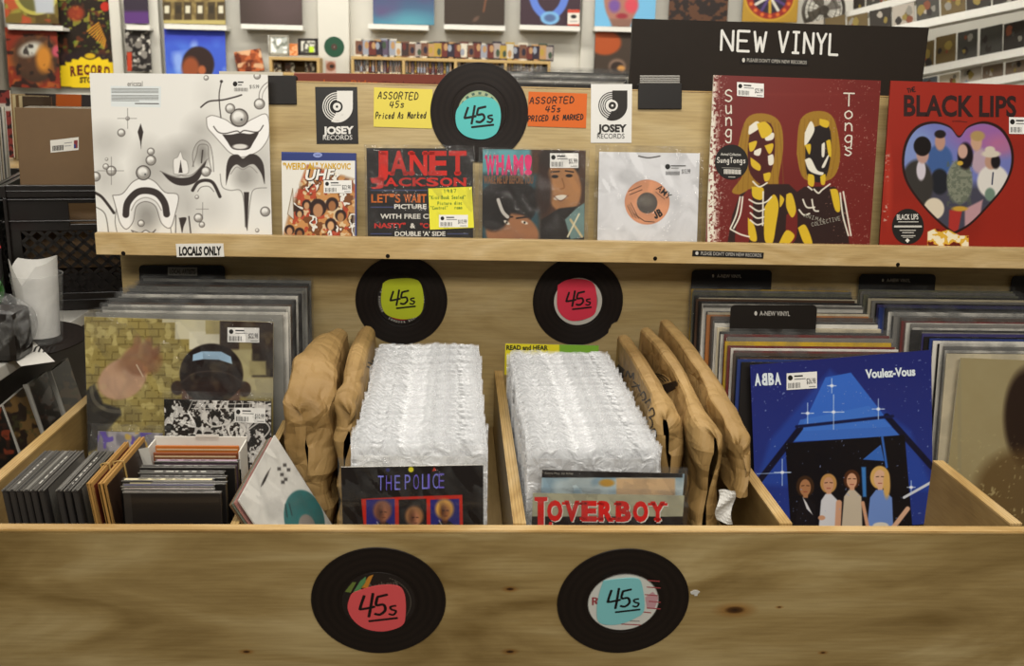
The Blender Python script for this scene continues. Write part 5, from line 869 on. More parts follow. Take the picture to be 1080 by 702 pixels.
# leaning sleeves at the divider
P1 = zpt(241, 545, .957); P1 = px_on_y(252, 527, 1.205); P2 = px_on_y(290, 458.5, 1.383)
ey_ = (P1-P2).normalized(); dn = Vector((.46, 0, -.888)); dn = (dn-ey_*dn.dot(ey_)).normalized()
def lean_sleeve(name, label, off, bgc, art=None, length=.176, txt=None, sh_=0, bagged=False, ln=None):
    o = P2+Vector((-.0048*off, .0, -.0029*off)); ex = -ey_; L_ = (P1-P2).length if ln is None else ln
    # local x runs from near to far, local y up the sleeve, normal faces right and up
    near_ = o+ey_*L_; M = frame_of(near_+dn*length, ex, -dn); pl_ = Plane(M.translation, M.to_3x3() @ Vector((0, 0, 1)))
    root = thing(name, label, 'record', M); n = 120; U, V = np.meshgrid(np.linspace(0, L_, n+1), np.linspace(0, length, n+1))
    A_ = np.array(M.to_3x3()); Pw = np.array(M.translation)+U[..., None]*A_[:, 0]+V[..., None]*A_[:, 1]-np.array(CAM); z = Pw @ np.array(fw); cv = Cv(540+FPX*(Pw @ np.array(rt))/z, 351-FPX*(Pw @ np.array(up))/z, bgc); cv.U, cv.V = U, V
    if art: art(cv)
    C = np.clip(cv.C, 0, 1); C = np.where(C <= .04045, C/12.92, ((C+.055)/1.055)**2.4); b = B()
    vs = np.stack([U, V, np.zeros_like(U)], -1).reshape(-1, 3).tolist(); b.add(vs, [(j*(n+1)+i, j*(n+1)+i+1, (j+1)*(n+1)+i+1, (j+1)*(n+1)+i) for j in range(n) for i in range(n)], PRT, [(*c, 1) for c in C.reshape(-1, 3).tolist()])
    b.box((0, 0, -.0022), (L_, length, -.0002), PRT, bgc, bev=.0004); b.build('paper_sleeve', root)
    if bagged: bag_on(root, L_, length, .003, .006, int(off)+40, wr=.0004, z=.0010)
    return root
def a_ws(c):
    c.mix(vnoise(c.X, c.Y, 30, 2), '#c9c5bb', .5)
    c.ell(321, 548, 21, 32, '#2f6b6a', rot=-12, soft=1.2); c.ell(324, 556, 9, 14, '#8a8178', rot=-12, soft=1.2); c.line([(301, 532), (303, 545)], 1.3, '#1f3f40'); c.line([(305, 531), (308, 543)], 1.3, '#1f3f40')
    c.poly([(285.5, 493), (279, 503), (275, 513), (280, 507)], '#2a2421', sm=True)
    for (x, y) in ((294, 494), (297, 500), (300, 490), (304, 495), (301, 505), (298, 508)): c.rect(x-1.5, y-1.5, x+2.2, y+2, '#4b4744', soft=1)
lean_sleeve('vinyl_single', 'white paper single sleeve with teal label, leaning steeply in the left bin', 0, '#d4d1c9', a_ws, bagged=True)
lean_sleeve('vinyl_single', 'pink-edged single leaning just behind the steeply leaning white sleeve', 1.1, '#a8766c', None, .170)
lean_sleeve('vinyl_single', 'grey-green single leaning second behind the steeply leaning white sleeve', 1.7, '#6f7466', None, .166)
lean_sleeve('vinyl_single', 'brown single leaning last behind the steeply leaning white sleeve', 2.3, '#6a543c', None, .158)
# ------------------------------------------------------------------ brown paper bags
def kraft_bld(nt, b):
    N = nt.nodes; L = nt.links; tc = N.new('ShaderNodeTexCoord'); n1 = N.new('ShaderNodeTexNoise'); n1.inputs['Scale'].default_value = 6; n1.inputs['Detail'].default_value = 5
    r = N.new('ShaderNodeValToRGB'); e = r.color_ramp.elements; e[0].position = .3; e[0].color = lin('#86693c'); e[1].position = .75; e[1].color = lin('#b0905c'); L.new(tc.outputs['Object'], n1.inputs['Vector']); L.new(n1.outputs['Fac'], r.inputs[0]); L.new(r.outputs[0], b.inputs['Base Color'])
    v = N.new('ShaderNodeTexVoronoi'); v.feature = 'DISTANCE_TO_EDGE'; v.inputs['Scale'].default_value = 17; n2 = N.new('ShaderNodeTexNoise'); n2.inputs['Scale'].default_value = 12; mv = N.new('ShaderNodeMixRGB'); mv.inputs['Fac'].default_value = .12
    L.new(tc.outputs['Object'], n2.inputs['Vector']); L.new(tc.outputs['Object'], mv.inputs['Color1']); L.new(n2.outputs['Color'], mv.inputs['Color2']); L.new(mv.outputs[0], v.inputs['Vector'])
    mr = N.new('ShaderNodeMapRange'); mr.inputs[2].default_value = .22; L.new(v.outputs['Distance'], mr.inputs[0]); bp = N.new('ShaderNodeBump'); bp.inputs['Strength'].default_value = .4; bp.inputs['Distance'].default_value = .005; L.new(mr.outputs[0], bp.inputs['Height']); L.new(bp.outputs[0], b.inputs['Normal'])
KRAFT = mat('kraft_paper', rough=.62, spec=.35, build=kraft_bld)
from mathutils.bvhtree import BVHTree
def paper_bag(label, st, zb, seed, amp=.0035, front=.02, frontdrop=None):
    """st: stations back to front (x, y, z_top, half_width, tilt); the skin is an upside-down U closed by a gusset at the near end"""
    rs = np.random.RandomState(seed); K = 34; S = 46; b = B()
    D = rs.randn(9, 3); D /= np.linalg.norm(D, axis=1)[:, None]; D[:, 1] *= .6; Fq = 7+rs.rand(9)*22; Ph = rs.rand(9); A_ = (rs.rand(9)*.7+.5)/(Fq/14)
    xs = np.linspace(0, 1, len(st)); stn = lambda t, k: float(np.interp(t, xs, [s[k] for s in st]))
    prof = [(-1.0, 0), (-1.06, .3), (-1.12, .6), (-1.1, .84), (-1.02, .955), (-.55, .985), (-.1, 1.0), (.45, .995), (.98, .965), (1.1, .86), (1.12, .6), (1.06, .3), (1.0, 0)]
    def pr(s):
        q = s*(len(prof)-1); i = min(int(q), len(prof)-2); f = q-i; return [prof[i][k]*(1-f)+prof[i+1][k]*f for k in (0, 1)]
    def f(u, v):     # u around, v along
        t = min(v/.82, 1); g = max(0, (v-.82)/.18); x0, y0, zt, hw, tl = [stn(t, k) for k in range(5)]; px, pz = pr(u); z = zb+(zt-zb)*pz; x = x0+px*hw*(1-.95*g**2.6)+.006*g*g*math.sin(pz*5+seed); z += -tl*px*hw*(pz > .5)
        y = y0-front*math.sin(g*PI/2)*(1.15-pz*.55)-.004*math.sin(u*31)*g; z -= g*g*.018*(pz > .8)
        P_ = np.array((x, y, z)); d = 0
        for k in range(9): ph = (P_ @ D[k])*Fq[k]+Ph[k]; d += A_[k]*(abs((ph % 1)*2-1)-.5)
        n = np.array((px, -g*.8, max(0, (pz-.7)*3))); n = n/(np.linalg.norm(n)+1e-6); q_ = min(1, max(0, (v-.35)/.4)); a = amp*(.35 if pz < .08 else 1)*(.22+1.25*q_*q_*(3-2*q_)); P_ = P_+n*d*a; P_[2] = max(P_[2], zb+.0005) if pz > 0 else zb+.0005; return tuple(P_)
    b.grid(K, S, f, KRAFT)
    # back end cap
    ring_ = list(range(0, K+1)); b.f.append(tuple(ring_[::-1])); b.m.append(0)
    o = thing('paper_bag', label, 'paper bag', Vector((st[-1][0], st[-1][1], zb))); ch = b.build('bag_skin', o, Matrix.Translation((-st[-1][0], -st[-1][1], -zb)), smooth=False)
    me = ch.data; bvh = BVHTree.FromPolygons([Vector(v) for v in b.v], b.f)
    return o, bvh
def draw_on(o, bvh, strokes, w, col, name='ink_drawing', kind=None):
    b = B(); base = Matrix.Translation(-o.matrix_world.translation)
    for pts in strokes:
        pts = smooth_pts(pts, 5) if len(pts) > 2 else [tuple(np.array(pts[0])*(1-t)+np.array(pts[1])*t) for t in np.linspace(0, 1, 8)]; prev = None
        for i, p in enumerate(pts):
            q = pts[min(i+1, len(pts)-1)]; a = pts[max(i-1, 0)]; d = Vector((q[0]-a[0], q[1]-a[1])); d = d.normalized() if d.length else Vector((1, 0)); n = (-d.y*w/2, d.x*w/2); pr_ = []
            for s in (-1, 1):
                dr = ray(p[0]+n[0]*s, p[1]+n[1]*s).normalized(); h = bvh.ray_cast(CAM, dr); pr_.append(h[0]-dr*.0012 if h[0] is not None else None)
            if None in pr_: prev = None; continue
            k = len(b.v); b.v += [tuple(x) for x in pr_]; b.c += [lin(col)]*2
            if prev is not None: b.f.append((prev, prev+1, k+1, k)); b.m.append(b.mi(PRT))
            prev = k
    if b.f: b.build(name, o, base)
paper_bag('crumpled brown paper bag beside the left divider, behind the leaning white sleeve', [(-.212, 1.77, 1.048, .018, 0), (-.216, 1.68, 1.060, .024, .2), (-.225, 1.57, 1.048, .0315, .3), (-.228, 1.46, 1.015, .034, .3)], .7955, 5, .0042, .03)
o, bv = paper_bag('slimmer brown paper bag squeezed against the left row of milky-bagged singles', [(-.160, 1.77, 1.052, .015, 0), (-.160, 1.62, 1.058, .016, .2), (-.159, 1.50, 1.050, .0150, .3), (-.159, 1.42, 1.030, .015, .3)], .7955, 9, .003, .025)
draw_on(o, bv, [[(388, 382), (394, 385), (397, 392)], [(387, 386), (392, 389), (396, 395)], [(392, 380), (399, 384)]], 1.6, '#2a2119')
XC = .0
o, bv = paper_bag('brown paper bag with handwriting, touching the right row of milky-bagged singles', [(.3135, 1.75, 1.045, .0155, .4), (.3125, 1.60, 1.050, .017, .5), (.309, 1.46, 1.052, .0175, .5), (.3065, 1.345, 1.048, .017, .4)], ZFL-.021, 12, .0026, .03)
draw_on(o, bv, [[(660, 397), (662, 391), (665, 398), (668, 393), (668, 400)], [(668, 402), (671, 405)], [(666, 408), (675, 406)], [(672, 405), (675, 413)], [(675, 417), (679, 413), (681, 420), (677, 422)], [(680, 425), (686, 421), (684, 430)], [(684, 434), (688, 430), (690, 437), (684, 440)], [(680, 447), (686, 441), (688, 449), (680, 455)], [(684, 456), (690, 452), (692, 460), (686, 463), (694, 468)], [(686, 474), (690, 466), (694, 474), (688, 477)]], 1.5, '#2c231a', 'handwriting')
draw_on(o, bv, [[(648, 386), (657, 394)], [(650, 384), (658, 391)], [(652, 388), (657, 398)]], 3.2, '#231a14', 'printed_mark')
o, bv = paper_bag('brown paper bag with printed round mark and torn white slip, second from the right row', [(.3582, 1.77, 1.055, .0140, .4), (.3582, 1.62, 1.062, .0152, .6), (.3578, 1.48, 1.060, .0160, .6), (.3555, 1.30, 1.040, .0155, .5)], ZFL-.021, 22, .003, .04)
arcs = [[(688+r_*math.cos(a), 405+r_*.62*math.sin(a)) for a in np.linspace(PI*1.02, PI*1.9, 8)] for r_ in (6, 9, 12, 15, 18)]
draw_on(o, bv, arcs, 1.1, '#2c231a', 'printed_mark'); draw_on(o, bv, [[(697, 408), (716, 402)], [(699, 411), (714, 405)], [(702, 413), (712, 408)]], 3.4, '#2a1f18', 'printed_mark')
o, bv = paper_bag('brown paper bag nearest the new vinyl bin, leaning over the divider', [(.396, 1.79, 1.066, .0125, .2), (.396, 1.64, 1.068, .014, .3), (.397, 1.48, 1.060, .0145, .3), (.397, 1.30, 1.030, .014, .3)], .948, 31, .003, .05)
p = px_on_y(754, 500, 1.29); b = B()
b.grid(6, 10, lambda u, v: (.022*(u-.5)+.003*math.sin(v*7), .003*math.sin(u*5+v*8), -.045*v-.006*(u*v)), mat('white_paper', '#d8d6d0', .7)); setp(b.build('paper_slip', None, Matrix.Translation((p.x+.002, 1.235, p.z+.0))), 'torn white paper slip beside the paper bags in the right slot', 'paper slip')
# ------------------------------------------------------------------ counter on the left with its things
ZCT = 1.03; XCT = -.722
ct = thing('side_counter', 'white-topped counter with a disc display strip, left of the bin rack', 'counter', Vector((XCT, 1.4, 0)))
b = B(); b.box((-.9, -.6, ZCT-.022), (0, 1.1, ZCT), mat('white_laminate', '#c9c6bd', .35), bev=.002); b.build('counter_top', ct)
b = B(); b.box((-.88, -.6, 0), (-.035, 1.08, ZCT-.022), mat('dark_counter_body', '#3a312a', .6)); b.build('counter_body', ct)
PC = Plane((XCT-.006, 1.4, ZCT-.022), (1, 0, .22))
b = B(); b.box((-.033, -.58, ZCT-.21), (-.004, .45, ZCT-.2), mat('grey_strip', '#6a6259', .5)); b.build('display_strip', ct)
pal = [('#1f1b17', '#6a5030'), ('#1f1b18', '#77726a'), ('#2b201a', '#8a6a3a'), ('#1c1a17', '#a1452c')]
for i, (bl, br, tl, nm) in enumerate((((70, 439), (87, 423), (62, 389), 'disc case with mottled dark picture hung furthest along the white counter'), ((46, 455), (65, 439), (36, 403), 'disc case with pale figure picture hung second along the white counter'), ((22, 479), (43, 458), (8.5, 424), 'disc case with orange-brown picture hung third along the white counter'), ((-4, 500), (20, 481), (-18, 442), 'disc case cut by the picture edge, nearest along the white counter'))):
    def a_(c, i=i):
        c.speck(9, .5, pal[i][1], i+3, .75, .08); c.speck(5, .64, '#4a2c20' if i % 2 else '#444628', i+9, .6, .08)
    root, sh = cover('disc_case', nm, 'disc case', PC, bl, br, tl, a_, pal[i][0], t=.006, edge='#a8a49a', res=2.5, m=PRG); q = B(); W, Hh = sh.W, sh.H
    sh.close(); q.box((-.004, -.002, -.007), (0, Hh+.002, .0015), mat('clear_edge', '#b0aca2', .2)); q.build('spine', root)
# long record on the counter, tumbler with rolled paper, sticker, dark wrapped thing, flower
D0 = Vector((-.80, 1.72, ZCT+.0005)); r = thing('vinyl_record', 'large black record lying flat and overhanging the white counter edge', 'record', D0); b = B(); b.lathe([(0, 0), (0, .0018), (.05, .0018), (.0505, .0012), (.148, .0012), (.1505, .0018), (.1505, 0), (0, 0)], VINYL, n=96); b.build('disc', r)
b = B(); b.lathe([(0, .0020), (.048, .0020)], mat('label_grey', '#6b5a4c', .5), n=48); b.build('paper_label', r)
g0 = zpt(45, 359, ZCT+.004); r = thing('glass_tumbler', 'clear glass tumbler holding white rolled paper, standing on the flat black record', 'tumbler', Vector((g0.x, g0.y, ZCT+.0025)))
def glass_bld(nt, b): b.inputs['Transmission Weight'].default_value = 1; b.inputs['IOR'].default_value = 1.3; b.inputs['Roughness'].default_value = .03; b.inputs['Base Color'].default_value = (.95, .96, .95, 1)
TUM = film('clear_tumbler', '#d8d8d4', .08, .30, .08, 18, .3); b = B(); b.lathe([(0, 0), (.031, 0), (.033, .004), (.0415, .118), (.0428, .120), (.0404, .119)], TUM, n=56); b.build('glass', r, smooth=True)
r2 = thing('rolled_paper', 'white paper rolled inside the glass tumbler with notched rim', 'paper', Vector((g0.x, g0.y, ZCT+.014))); b = B(); tilt = -.06
def rp_(u, v):
    a = 2*PI*u; hh = .132+.006*math.sin(a*2+1); nt_ = .034*max(0, 1-abs((u-.72)/.10))+.02*max(0, 1-abs((u-.5)/.08)); rr = .0290+.0088*v; return (rr*math.cos(a)+tilt*v*.05, rr*math.sin(a), (hh-nt_)*v)
b.grid(96, 14, rp_, mat('white_paper')); b.build('paper_roll', r2)
# sticker on the record
pc = Plane((0, 0, ZCT+.0030), (0, 0, 1)); q0 = pc.at(24, 386); q1 = pc.at(58, 376); q2 = pc.at(30, 364); root, sh = cover('shop_card', 'white card with black record logo, lying under the glass tumbler', 'card', pc, (22, 386), (58, 381), (33, 362), None, '#d9d6cd', t=.0005, res=.3); sh.close(); q = sub(root, sh, 'record_logo')
for k in range(5): q.pen([(36+k*5.0, 371+.2*k), (38+k*4.9, 366.5), (41+k*4.6, 364.8)], 2.2, '#1d1916')
q.fin('black record logo')
p = zpt(-2, 384, ZCT); r = thing('wrapped_parcel', 'dark object in crinkled clear wrap on the counter at the left edge', 'parcel', Vector((p.x, p.y+.035, ZCT+.050))); b = B(); b.box((-.045, -.035, -.0475), (.032, .035, .035), mat('dark_wrap', '#1d1814', .3, bump=(60, .5, .4)), bev=.012); b.build('dark_core', r); crumple('clear_wrap', '', '', Vector((0, 0, .006)), .053, film('crinkled_wrap', '#8a8a88', .08, .5, .08, 50, 1, .008), 5, (1, .85, 1.0), .3, parent=r)
p = zpt(-2, 346, ZCT); r = thing('flower_stem', 'red flower with green leaf cut by the left picture edge, on the counter', 'flower', Vector((p.x, p.y, ZCT))); crumple('flower_head', '', '', Vector((.004, 0, .150)), .015, mat('red_petal', '#c4281a', .6), 8, (1, 1, .8), .3, n=20, parent=r)
b = B()
for k in range(4):
    a = k*1.57+.3; b.grid(6, 10, lambda u, v: ((.024*math.sin(v*PI)*(u-.5)*1.3)*math.cos(a+1.57)+.018*math.cos(a)*v, (.024*math.sin(v*PI)*(u-.5)*1.3)*math.sin(a+1.57)+.018*math.sin(a)*v, .035+.065*v), mat('green_leaf', '#2f6a24', .5))
b.tube([(0, 0, 0), (0, 0, .06), (.003, 0, .142)], .0018, mat('green_leaf')); b.build('leaves', r, smooth=True)
# ------------------------------------------------------------------ milk crates of albums
CRM = mat('crate_plastic', '#17120f', .3)
def crate(label, o, ang):
    M = Matrix.Translation(o) @ Matrix.Rotation(ang, 4, 'Z'); r = thing('milk_crate', label, 'crate', M); W = .350; D = .34; Hh = .245; pr = .03
    b = B(); b.box((.007, .007, 0), (W-.007, D-.007, .072), CRM); b.build('crate_base', r)
    for (X0, T_) in ((0, Matrix.Identity(4)), (1, Matrix.Translation((W, 0, 0)) @ Matrix.Rotation(PI/2, 4, 'Z')), (2, Matrix.Translation((W, D, 0)) @ Matrix.Rotation(PI, 4, 'Z')), (3, Matrix.Translation((0, D, 0)) @ Matrix.Rotation(-PI/2, 4, 'Z'))):
        b = B(); hx0, hx1 = W*.32, W*.62; hz0, hz1 = .170, .210
        for (x0, x1, z0, z1, y0) in ((0, W, .222, Hh, -.004), (0, hx0, .157, .222, 0), (hx1, W, .157, .222, 0), (hx0, hx1, .157, hz0, 0), (hx0, hx1, hz1, .222, 0), (0, W, 0, .035, 0), (0, .024, .035, .16, 0), (W-.024, W, .035, .16, 0)): b.box((x0, y0, z0), (x1, .006, z1), CRM, M=T_, bev=.0012)
        for z in (.232, .216, .175, .019): b.box((.001, -.005, z), (W-.001, .001, z+.003), CRM, M=T_, bev=.001)
        z0, z1 = .033, .16; n = 11; st_ = (W-.048)/n
        for i in range(-5, n+1):
            for s in (1, -1):
                xa = .024+i*st_ if s > 0 else .024+(i+5)*st_; xb = xa+s*5*st_; pa, pb = (xa, z0), (xb, z1); lo, hi = .024, W-.024
                if s > 0 and pa[0] < lo: k = (lo-pa[0])/(pb[0]-pa[0]); pa = (lo, z0+(z1-z0)*k)
                if s > 0 and pb[0] > hi: k = (hi-xa)/(xb-xa); pb = (hi, z0+(z1-z0)*k)
                if s < 0 and pa[0] > hi: k = (pa[0]-hi)/(pa[0]-pb[0]); pa = (hi, z0+(z1-z0)*k)
                if s < 0 and pb[0] < lo: k = (xa-lo)/(xa-xb); pb = (lo, z0+(z1-z0)*k)
                if abs(pa[0]-pb[0]) < .004 or not (lo-.001 <= pa[0] <= hi+.001 and lo-.001 <= pb[0] <= hi+.001): continue
                d = Vector((pb[0]-pa[0], pb[1]-pa[1])).normalized(); nn = Vector((-d.y, d.x))*.0032; q = [(pa[0]-nn.x, pa[1]-nn.y), (pb[0]-nn.x, pb[1]-nn.y), (pb[0]+nn.x, pb[1]+nn.y), (pa[0]+nn.x, pa[1]+nn.y)]
                b.add([T_ @ Vector((x, y, z)) for y in (.001, .005) for (x, z) in q], [(0, 1, 2, 3), (7, 6, 5, 4), (0, 4, 5, 1), (1, 5, 6, 2), (2, 6, 7, 3), (3, 7, 4, 0)], CRM)
        b.build('crate_side', r)
    return M
ANG = R(12); c0 = zpt(17, 343, ZCT+.0)
c0 = px_on_y(17, 338, 1.93); c0.z = ZCT+.001
Mc = crate('black lattice milk crate of albums on the counter, left of the ledge', c0, ANG)
Mc2 = crate('black lattice milk crate cut by the left picture edge, beside the other crate', Mc @ Vector((-.363, .0, 0)), ANG)
def crate_lps(Mc, n, label, group, x0=.020, first=None, seed=2):
    rs = np.random.RandomState(seed)
    for i in range(n):
        face, edge, bits, nm = [WH, CR, GY, WH, BR, CR, WH, BK, GY, WH][i % 10]; key = (face, edge, bits, False)
        if key not in _lpc: _lpc[key] = lp_mesh(face, edge, bag=False, seed=len(_lpc)+3, bits=bits)
        M = Mc @ Matrix.Translation((x0-.0006*i, .066+i*.0105, .075)) @ Matrix.Rotation(PI/2-R(6), 4, 'X'); r = thing('record_album', nm+'-edged '+label, 'record', M, group+' ('+nm+')'); link('record_sleeve', _lpc[key][0], r)
KB = mat('brown_board', '#6d5230', .6)
M = Mc @ Matrix.Translation((.018, .050, .075)) @ Matrix.Rotation(PI/2-R(6), 4, 'X'); r = thing('record_album', 'brown kraft album with barcode sticker, frontmost in the crate left of the ledge', 'record', M)
b = B(); b.box((0, 0, -.003), (.312, .312, 0), KB, bev=.0012); b.build('record_sleeve', r); pk = Plane(M.translation, M.to_3x3() @ Vector((0, 0, 1))); q = Sheet(pk, M); q._u = .314/165; q.z = .0006
q.shape([(53, 148), (83, 144.5), (83, 158), (53.5, 161)], '#dcd9d0'); q.z = .0009
for i in range(8): q.pen([(56+i*1.5, 154-i*.15), (56+i*1.5, 159-i*.15)], .9, '#3a3632', False)
q.shape([(78, 148), (82, 147.6), (82, 156), (78, 156.5)], '#7c2a30'); q.shape([(78, 152), (80, 152), (80, 156.2), (78, 156.4)], '#2a3a78', z=.0011); q.pen([(68, 151), (76, 150)], .8, '#888888', False); q.pen([(68, 154), (75, 153.4)], .8, '#999999', False); q.build('price_sticker', r)
crate_lps(Mc, 17, 'album behind the brown kraft album in the crate', 'albums in the crate')
crate_lps(Mc2, 14, 'album in the crate cut by the picture edge', 'albums in the far left crate', seed=5, x0=.034)
# ------------------------------------------------------------------ the room and everything on its walls
def struct(b, name): o = b.build(name); o['kind'] = 'structure'; return o
YW = 4.95; WALLM = mat('white_wall_paint', '#cfccc0', .6, bump=(8, .05, .12)); FLM = mat('grey_floor', '#6f6759', .5, bump=(4, .05, .3))
b = B(); b.box((-3.2, -1.6, -.05), (3.6, YW+.1, 0), FLM); struct(b, 'floor')
b = B(); b.box((-3.2, YW, 0), (3.6, YW+.1, 3.1), WALLM); struct(b, 'wall_back')
b = B(); b.box((-3.3, -1.6, 0), (-3.2, YW+.1, 3.1), WALLM); struct(b, 'wall_left')
b = B(); b.box((3.6, -1.6, 0), (3.7, YW+.1, 3.1), WALLM); struct(b, 'wall_right')
WP = upright(YW)
for i, (xa, xb, d) in enumerate(((337, 369.5, .05), (120, 131, .04), (157, 171, .04), (612, 627, .03))):
    a, c = WP.at(xa, 40), WP.at(xb, 40); b = B(); b.box((a.x, YW-d, 0), (c.x, YW, 3.1), WALLM, bev=.004); struct(b, 'trim_%d' % (i+1))
a, c = WP.at(-14, 40), WP.at(7, 40); b = B(); b.box((a.x, YW-.2, 0), (c.x, YW, 3.1), mat('grey_post', '#8d877a', .5), bev=.01); struct(b, 'trim_5')
LED = mat('white_ledge', '#dddbd2', .5)
def wall_ledge(x0, x1, y, label, cat='wall ledge', Y=YW-.012, slope=.022):
    a = px_on_y(x0, y, Y-.09); c = px_on_y(x1, y+(x1-x0)*slope, Y-.09); L_ = c.x-a.x; b = B()
    b.box((0, 0, -.014), (L_, .09, 0), LED, bev=.002); b.box((0, 0, 0), (L_, .006, .008), LED, bev=.001); return setp(b.build('wall_ledge', None, Matrix.Translation(a)), label, cat)
def wall_pic(name, label, cat, x0, y0, x1, y1, art, bg, Y=YW-.07, t=.006, lean=3, m=None, edge='#2a2622', skew=.022, res=1.6):
    pl_ = lean_plane(Y, 1.8, lean); d = (x1-x0)*skew; root, sh = cover(name, label, cat, pl_, (x0, y1), (x1, y1+d), (x0+.6, y0), art, bg, t=t, edge=edge, res=res, m=m, single=True); return sh
def blob(cols, sc, seed):
    def f(c):
        for i, cl in enumerate(cols): c.speck(sc*(.6+.4*i/len(cols)), .5+.06*i, cl, seed+i*7, .9, .06)
    return f
def a_yel(c):
    blob(['#8a8436', '#4d3c1c', '#a8462a'], 16, 3)(c); c.ell(38, -8, 24, 24, '#a9a04a'); c.ell(38, -8, 20, 20, '#5d5a30'); c.poly([(35, -5), (57, -5), (57, 14), (38, 14)], '#a9aeb4', soft=3)
wall_pic('record_album', 'olive and yellow album on the top ledge of the back wall corner', 'record', 6, -12, 62, 24, a_yel, '#6a5a26').close()
def a_rd(c): c.ell(38, 62, 24, 26, '#3a2a1e', soft=6); c.speck(9, .6, '#a8622a', 5, .6, .1); c.ell(34, 58, 22, 22, '#4a3020', soft=8, a=.8); c.ell(32, 52, 12, 7, '#b9b8ac', soft=5, rot=-20); c.ell(46, 62, 8, 14, '#b8782a', soft=5); c.ell(60, 54, 5, 6, '#b04a5a', soft=3); c.speck(7, .62, '#1d1512', 9, .8, .05); c.rect(9, 28, 70, 36, '#6f2412', soft=3)
wall_pic('record_album', 'orange-red album with mottled portrait below the olive album', 'record', 10, 29, 64, 92, a_rd, '#7a2a18').close()
wall_ledge(8, 66, 27.5, 'white wall ledge carrying the olive album in the corner')
def a_store(c):
    c.speck(7, .6, '#7a3a1e', 3, .6, .08); c.speck(5, .66, '#9a9a34', 13, .7, .06); c.speck(5, .68, '#5d7a2a', 23, .6, .06); c.rect(60, 55, 130, 100, '#2a1c22', soft=6, a=.7); c.ell(111, 7, 5, 5, '#b02a1c'); c.ell(80, 14, 9, 8, '#9c3a20', soft=4, a=.8)
    for i in range(9): c.line([(92+i*2.2, 33+i*2), (104+i*.9, 24+i*2.2)], 1.4, '#c98a2a')
    P = []
    for i in range(44): a = 2*PI*i/44; r = 1.0 if i % 2 else .86; P.append((95+35*r*math.cos(a), 78+19*r*math.sin(a)))
    c.poly([(64, 69), (64, 91), (123, 93), (123, 70)], '#e2c21c'); c.poly(P, '#e2c21c'); c.ell(95, 59, 7, 4, '#2a1c14'); c.ell(95, 59, 5.6, 2.8, '#c9a51c')
sh = wall_pic('poster', 'tall dark poster with yellow record store burst, on the back wall', 'poster', 61.5, -20, 123, 92, a_store, '#231a12', Y=YW-.02, lean=0, t=.002, skew=.015, res=2.4)
for i, ch in enumerate('RECORD'): sh.text(ch, 74.5+i*7.0, 80-.9*math.sin(PI*i/5)*2, 80.6+i*7.0, 80-.9*math.sin(PI*(i+.4)/5)*2, 9.5, '#5c1a1c', .05)
sh.text('STORE', 84, 87, 106, 87, 5.5, '#2a1c14', .05); sh.close()
wall_pic('record_album', 'black and purple album on the upper ledge beside the tall poster', 'record', 131.5, -12, 157, 24.5, lambda c: c.rect(120, 12, 170, 26, '#52306a', soft=4), '#2f2632').close()
wall_ledge(133, 158, 28, 'short white ledge beside the tall record store poster')
def a_bw2(c): blob(['#8a857c', '#15110f'], 8, 4)(c); c.speck(4, .66, '#c9c4b8', 14, .9, .05); c.rect(134, 55, 139, 76, '#b03a1e', soft=1.5); c.ell(146, 47, 4, 4, '#77726a')
wall_pic('record_album', 'narrow black and white album below the black and purple album', 'record', 134, 30.5, 160, 75, a_bw2, '#2b2623').close()
def a_fac(c):
    c.speck(6, .5, '#8c7a4a', 3, .8, .1); c.rect(172, 21, 240, 26, '#a89a60', soft=1)
    for x in (176, 188, 198, 211, 223, 233): c.rect(x-4, 2, x+4, 21, '#40341f', soft=1.2); c.rect(x-2.5, 6, x+2.5, 14, '#c4bfa8' if x not in (188, 223) else '#30281a', soft=1)
wall_pic('record_album', 'brown album with rows of pale windows above the blue sky album', 'record', 172.5, -40, 238, 24.5, a_fac, '#6b5a34').close(); wall_ledge(173, 239, 27, 'white wall ledge above the blue sky album')
def a_sky(c):
    c.speck(22, .5, '#4f7ad0', 3, .9, .25); c.speck(16, .62, '#9cb8e6', 5, .7, .2); c.ell(205, 36, 60, 8, '#2b35a0', soft=10, a=.8)
    c.ell(209, 68, 17, 19, '#2c1c18', soft=2); c.ell(201, 72, 9, 12, '#8a4626', soft=4); c.ell(213, 74, 4, 5, '#a55a34', soft=2)
sh = wall_pic('record_album', 'blue sky album with dark rounded head shape, behind the clown album', 'record', 176, 29.8, 239.5, 95, a_sky, '#3a56bc', res=2.2); sh.close()
wall_pic('record_album', 'plain dark brown album on the ledge left of the small wall shelf', 'record', 253.5, -40, 319, 25.5, lambda c: c.ell(300, 0, 30, 30, '#5a4a4a', soft=30, a=.6), '#3c302b').close(); wall_ledge(254, 319.5, 27, 'white wall ledge under the plain dark brown album')
def a_cat(c): blob(['#c4683a', '#5a2412', '#e0b48a'], 8, 8)(c)
pl_ = lean_plane(YW-.03, 1.8, 0); root, sh = cover('picture_card', 'brown and rust picture card tilted on the wall beside the small shelf', 'card', pl_, (251, 78), (279, 74), (246.5, 55), a_cat, '#8f4524', t=.003, single=True); sh.close()
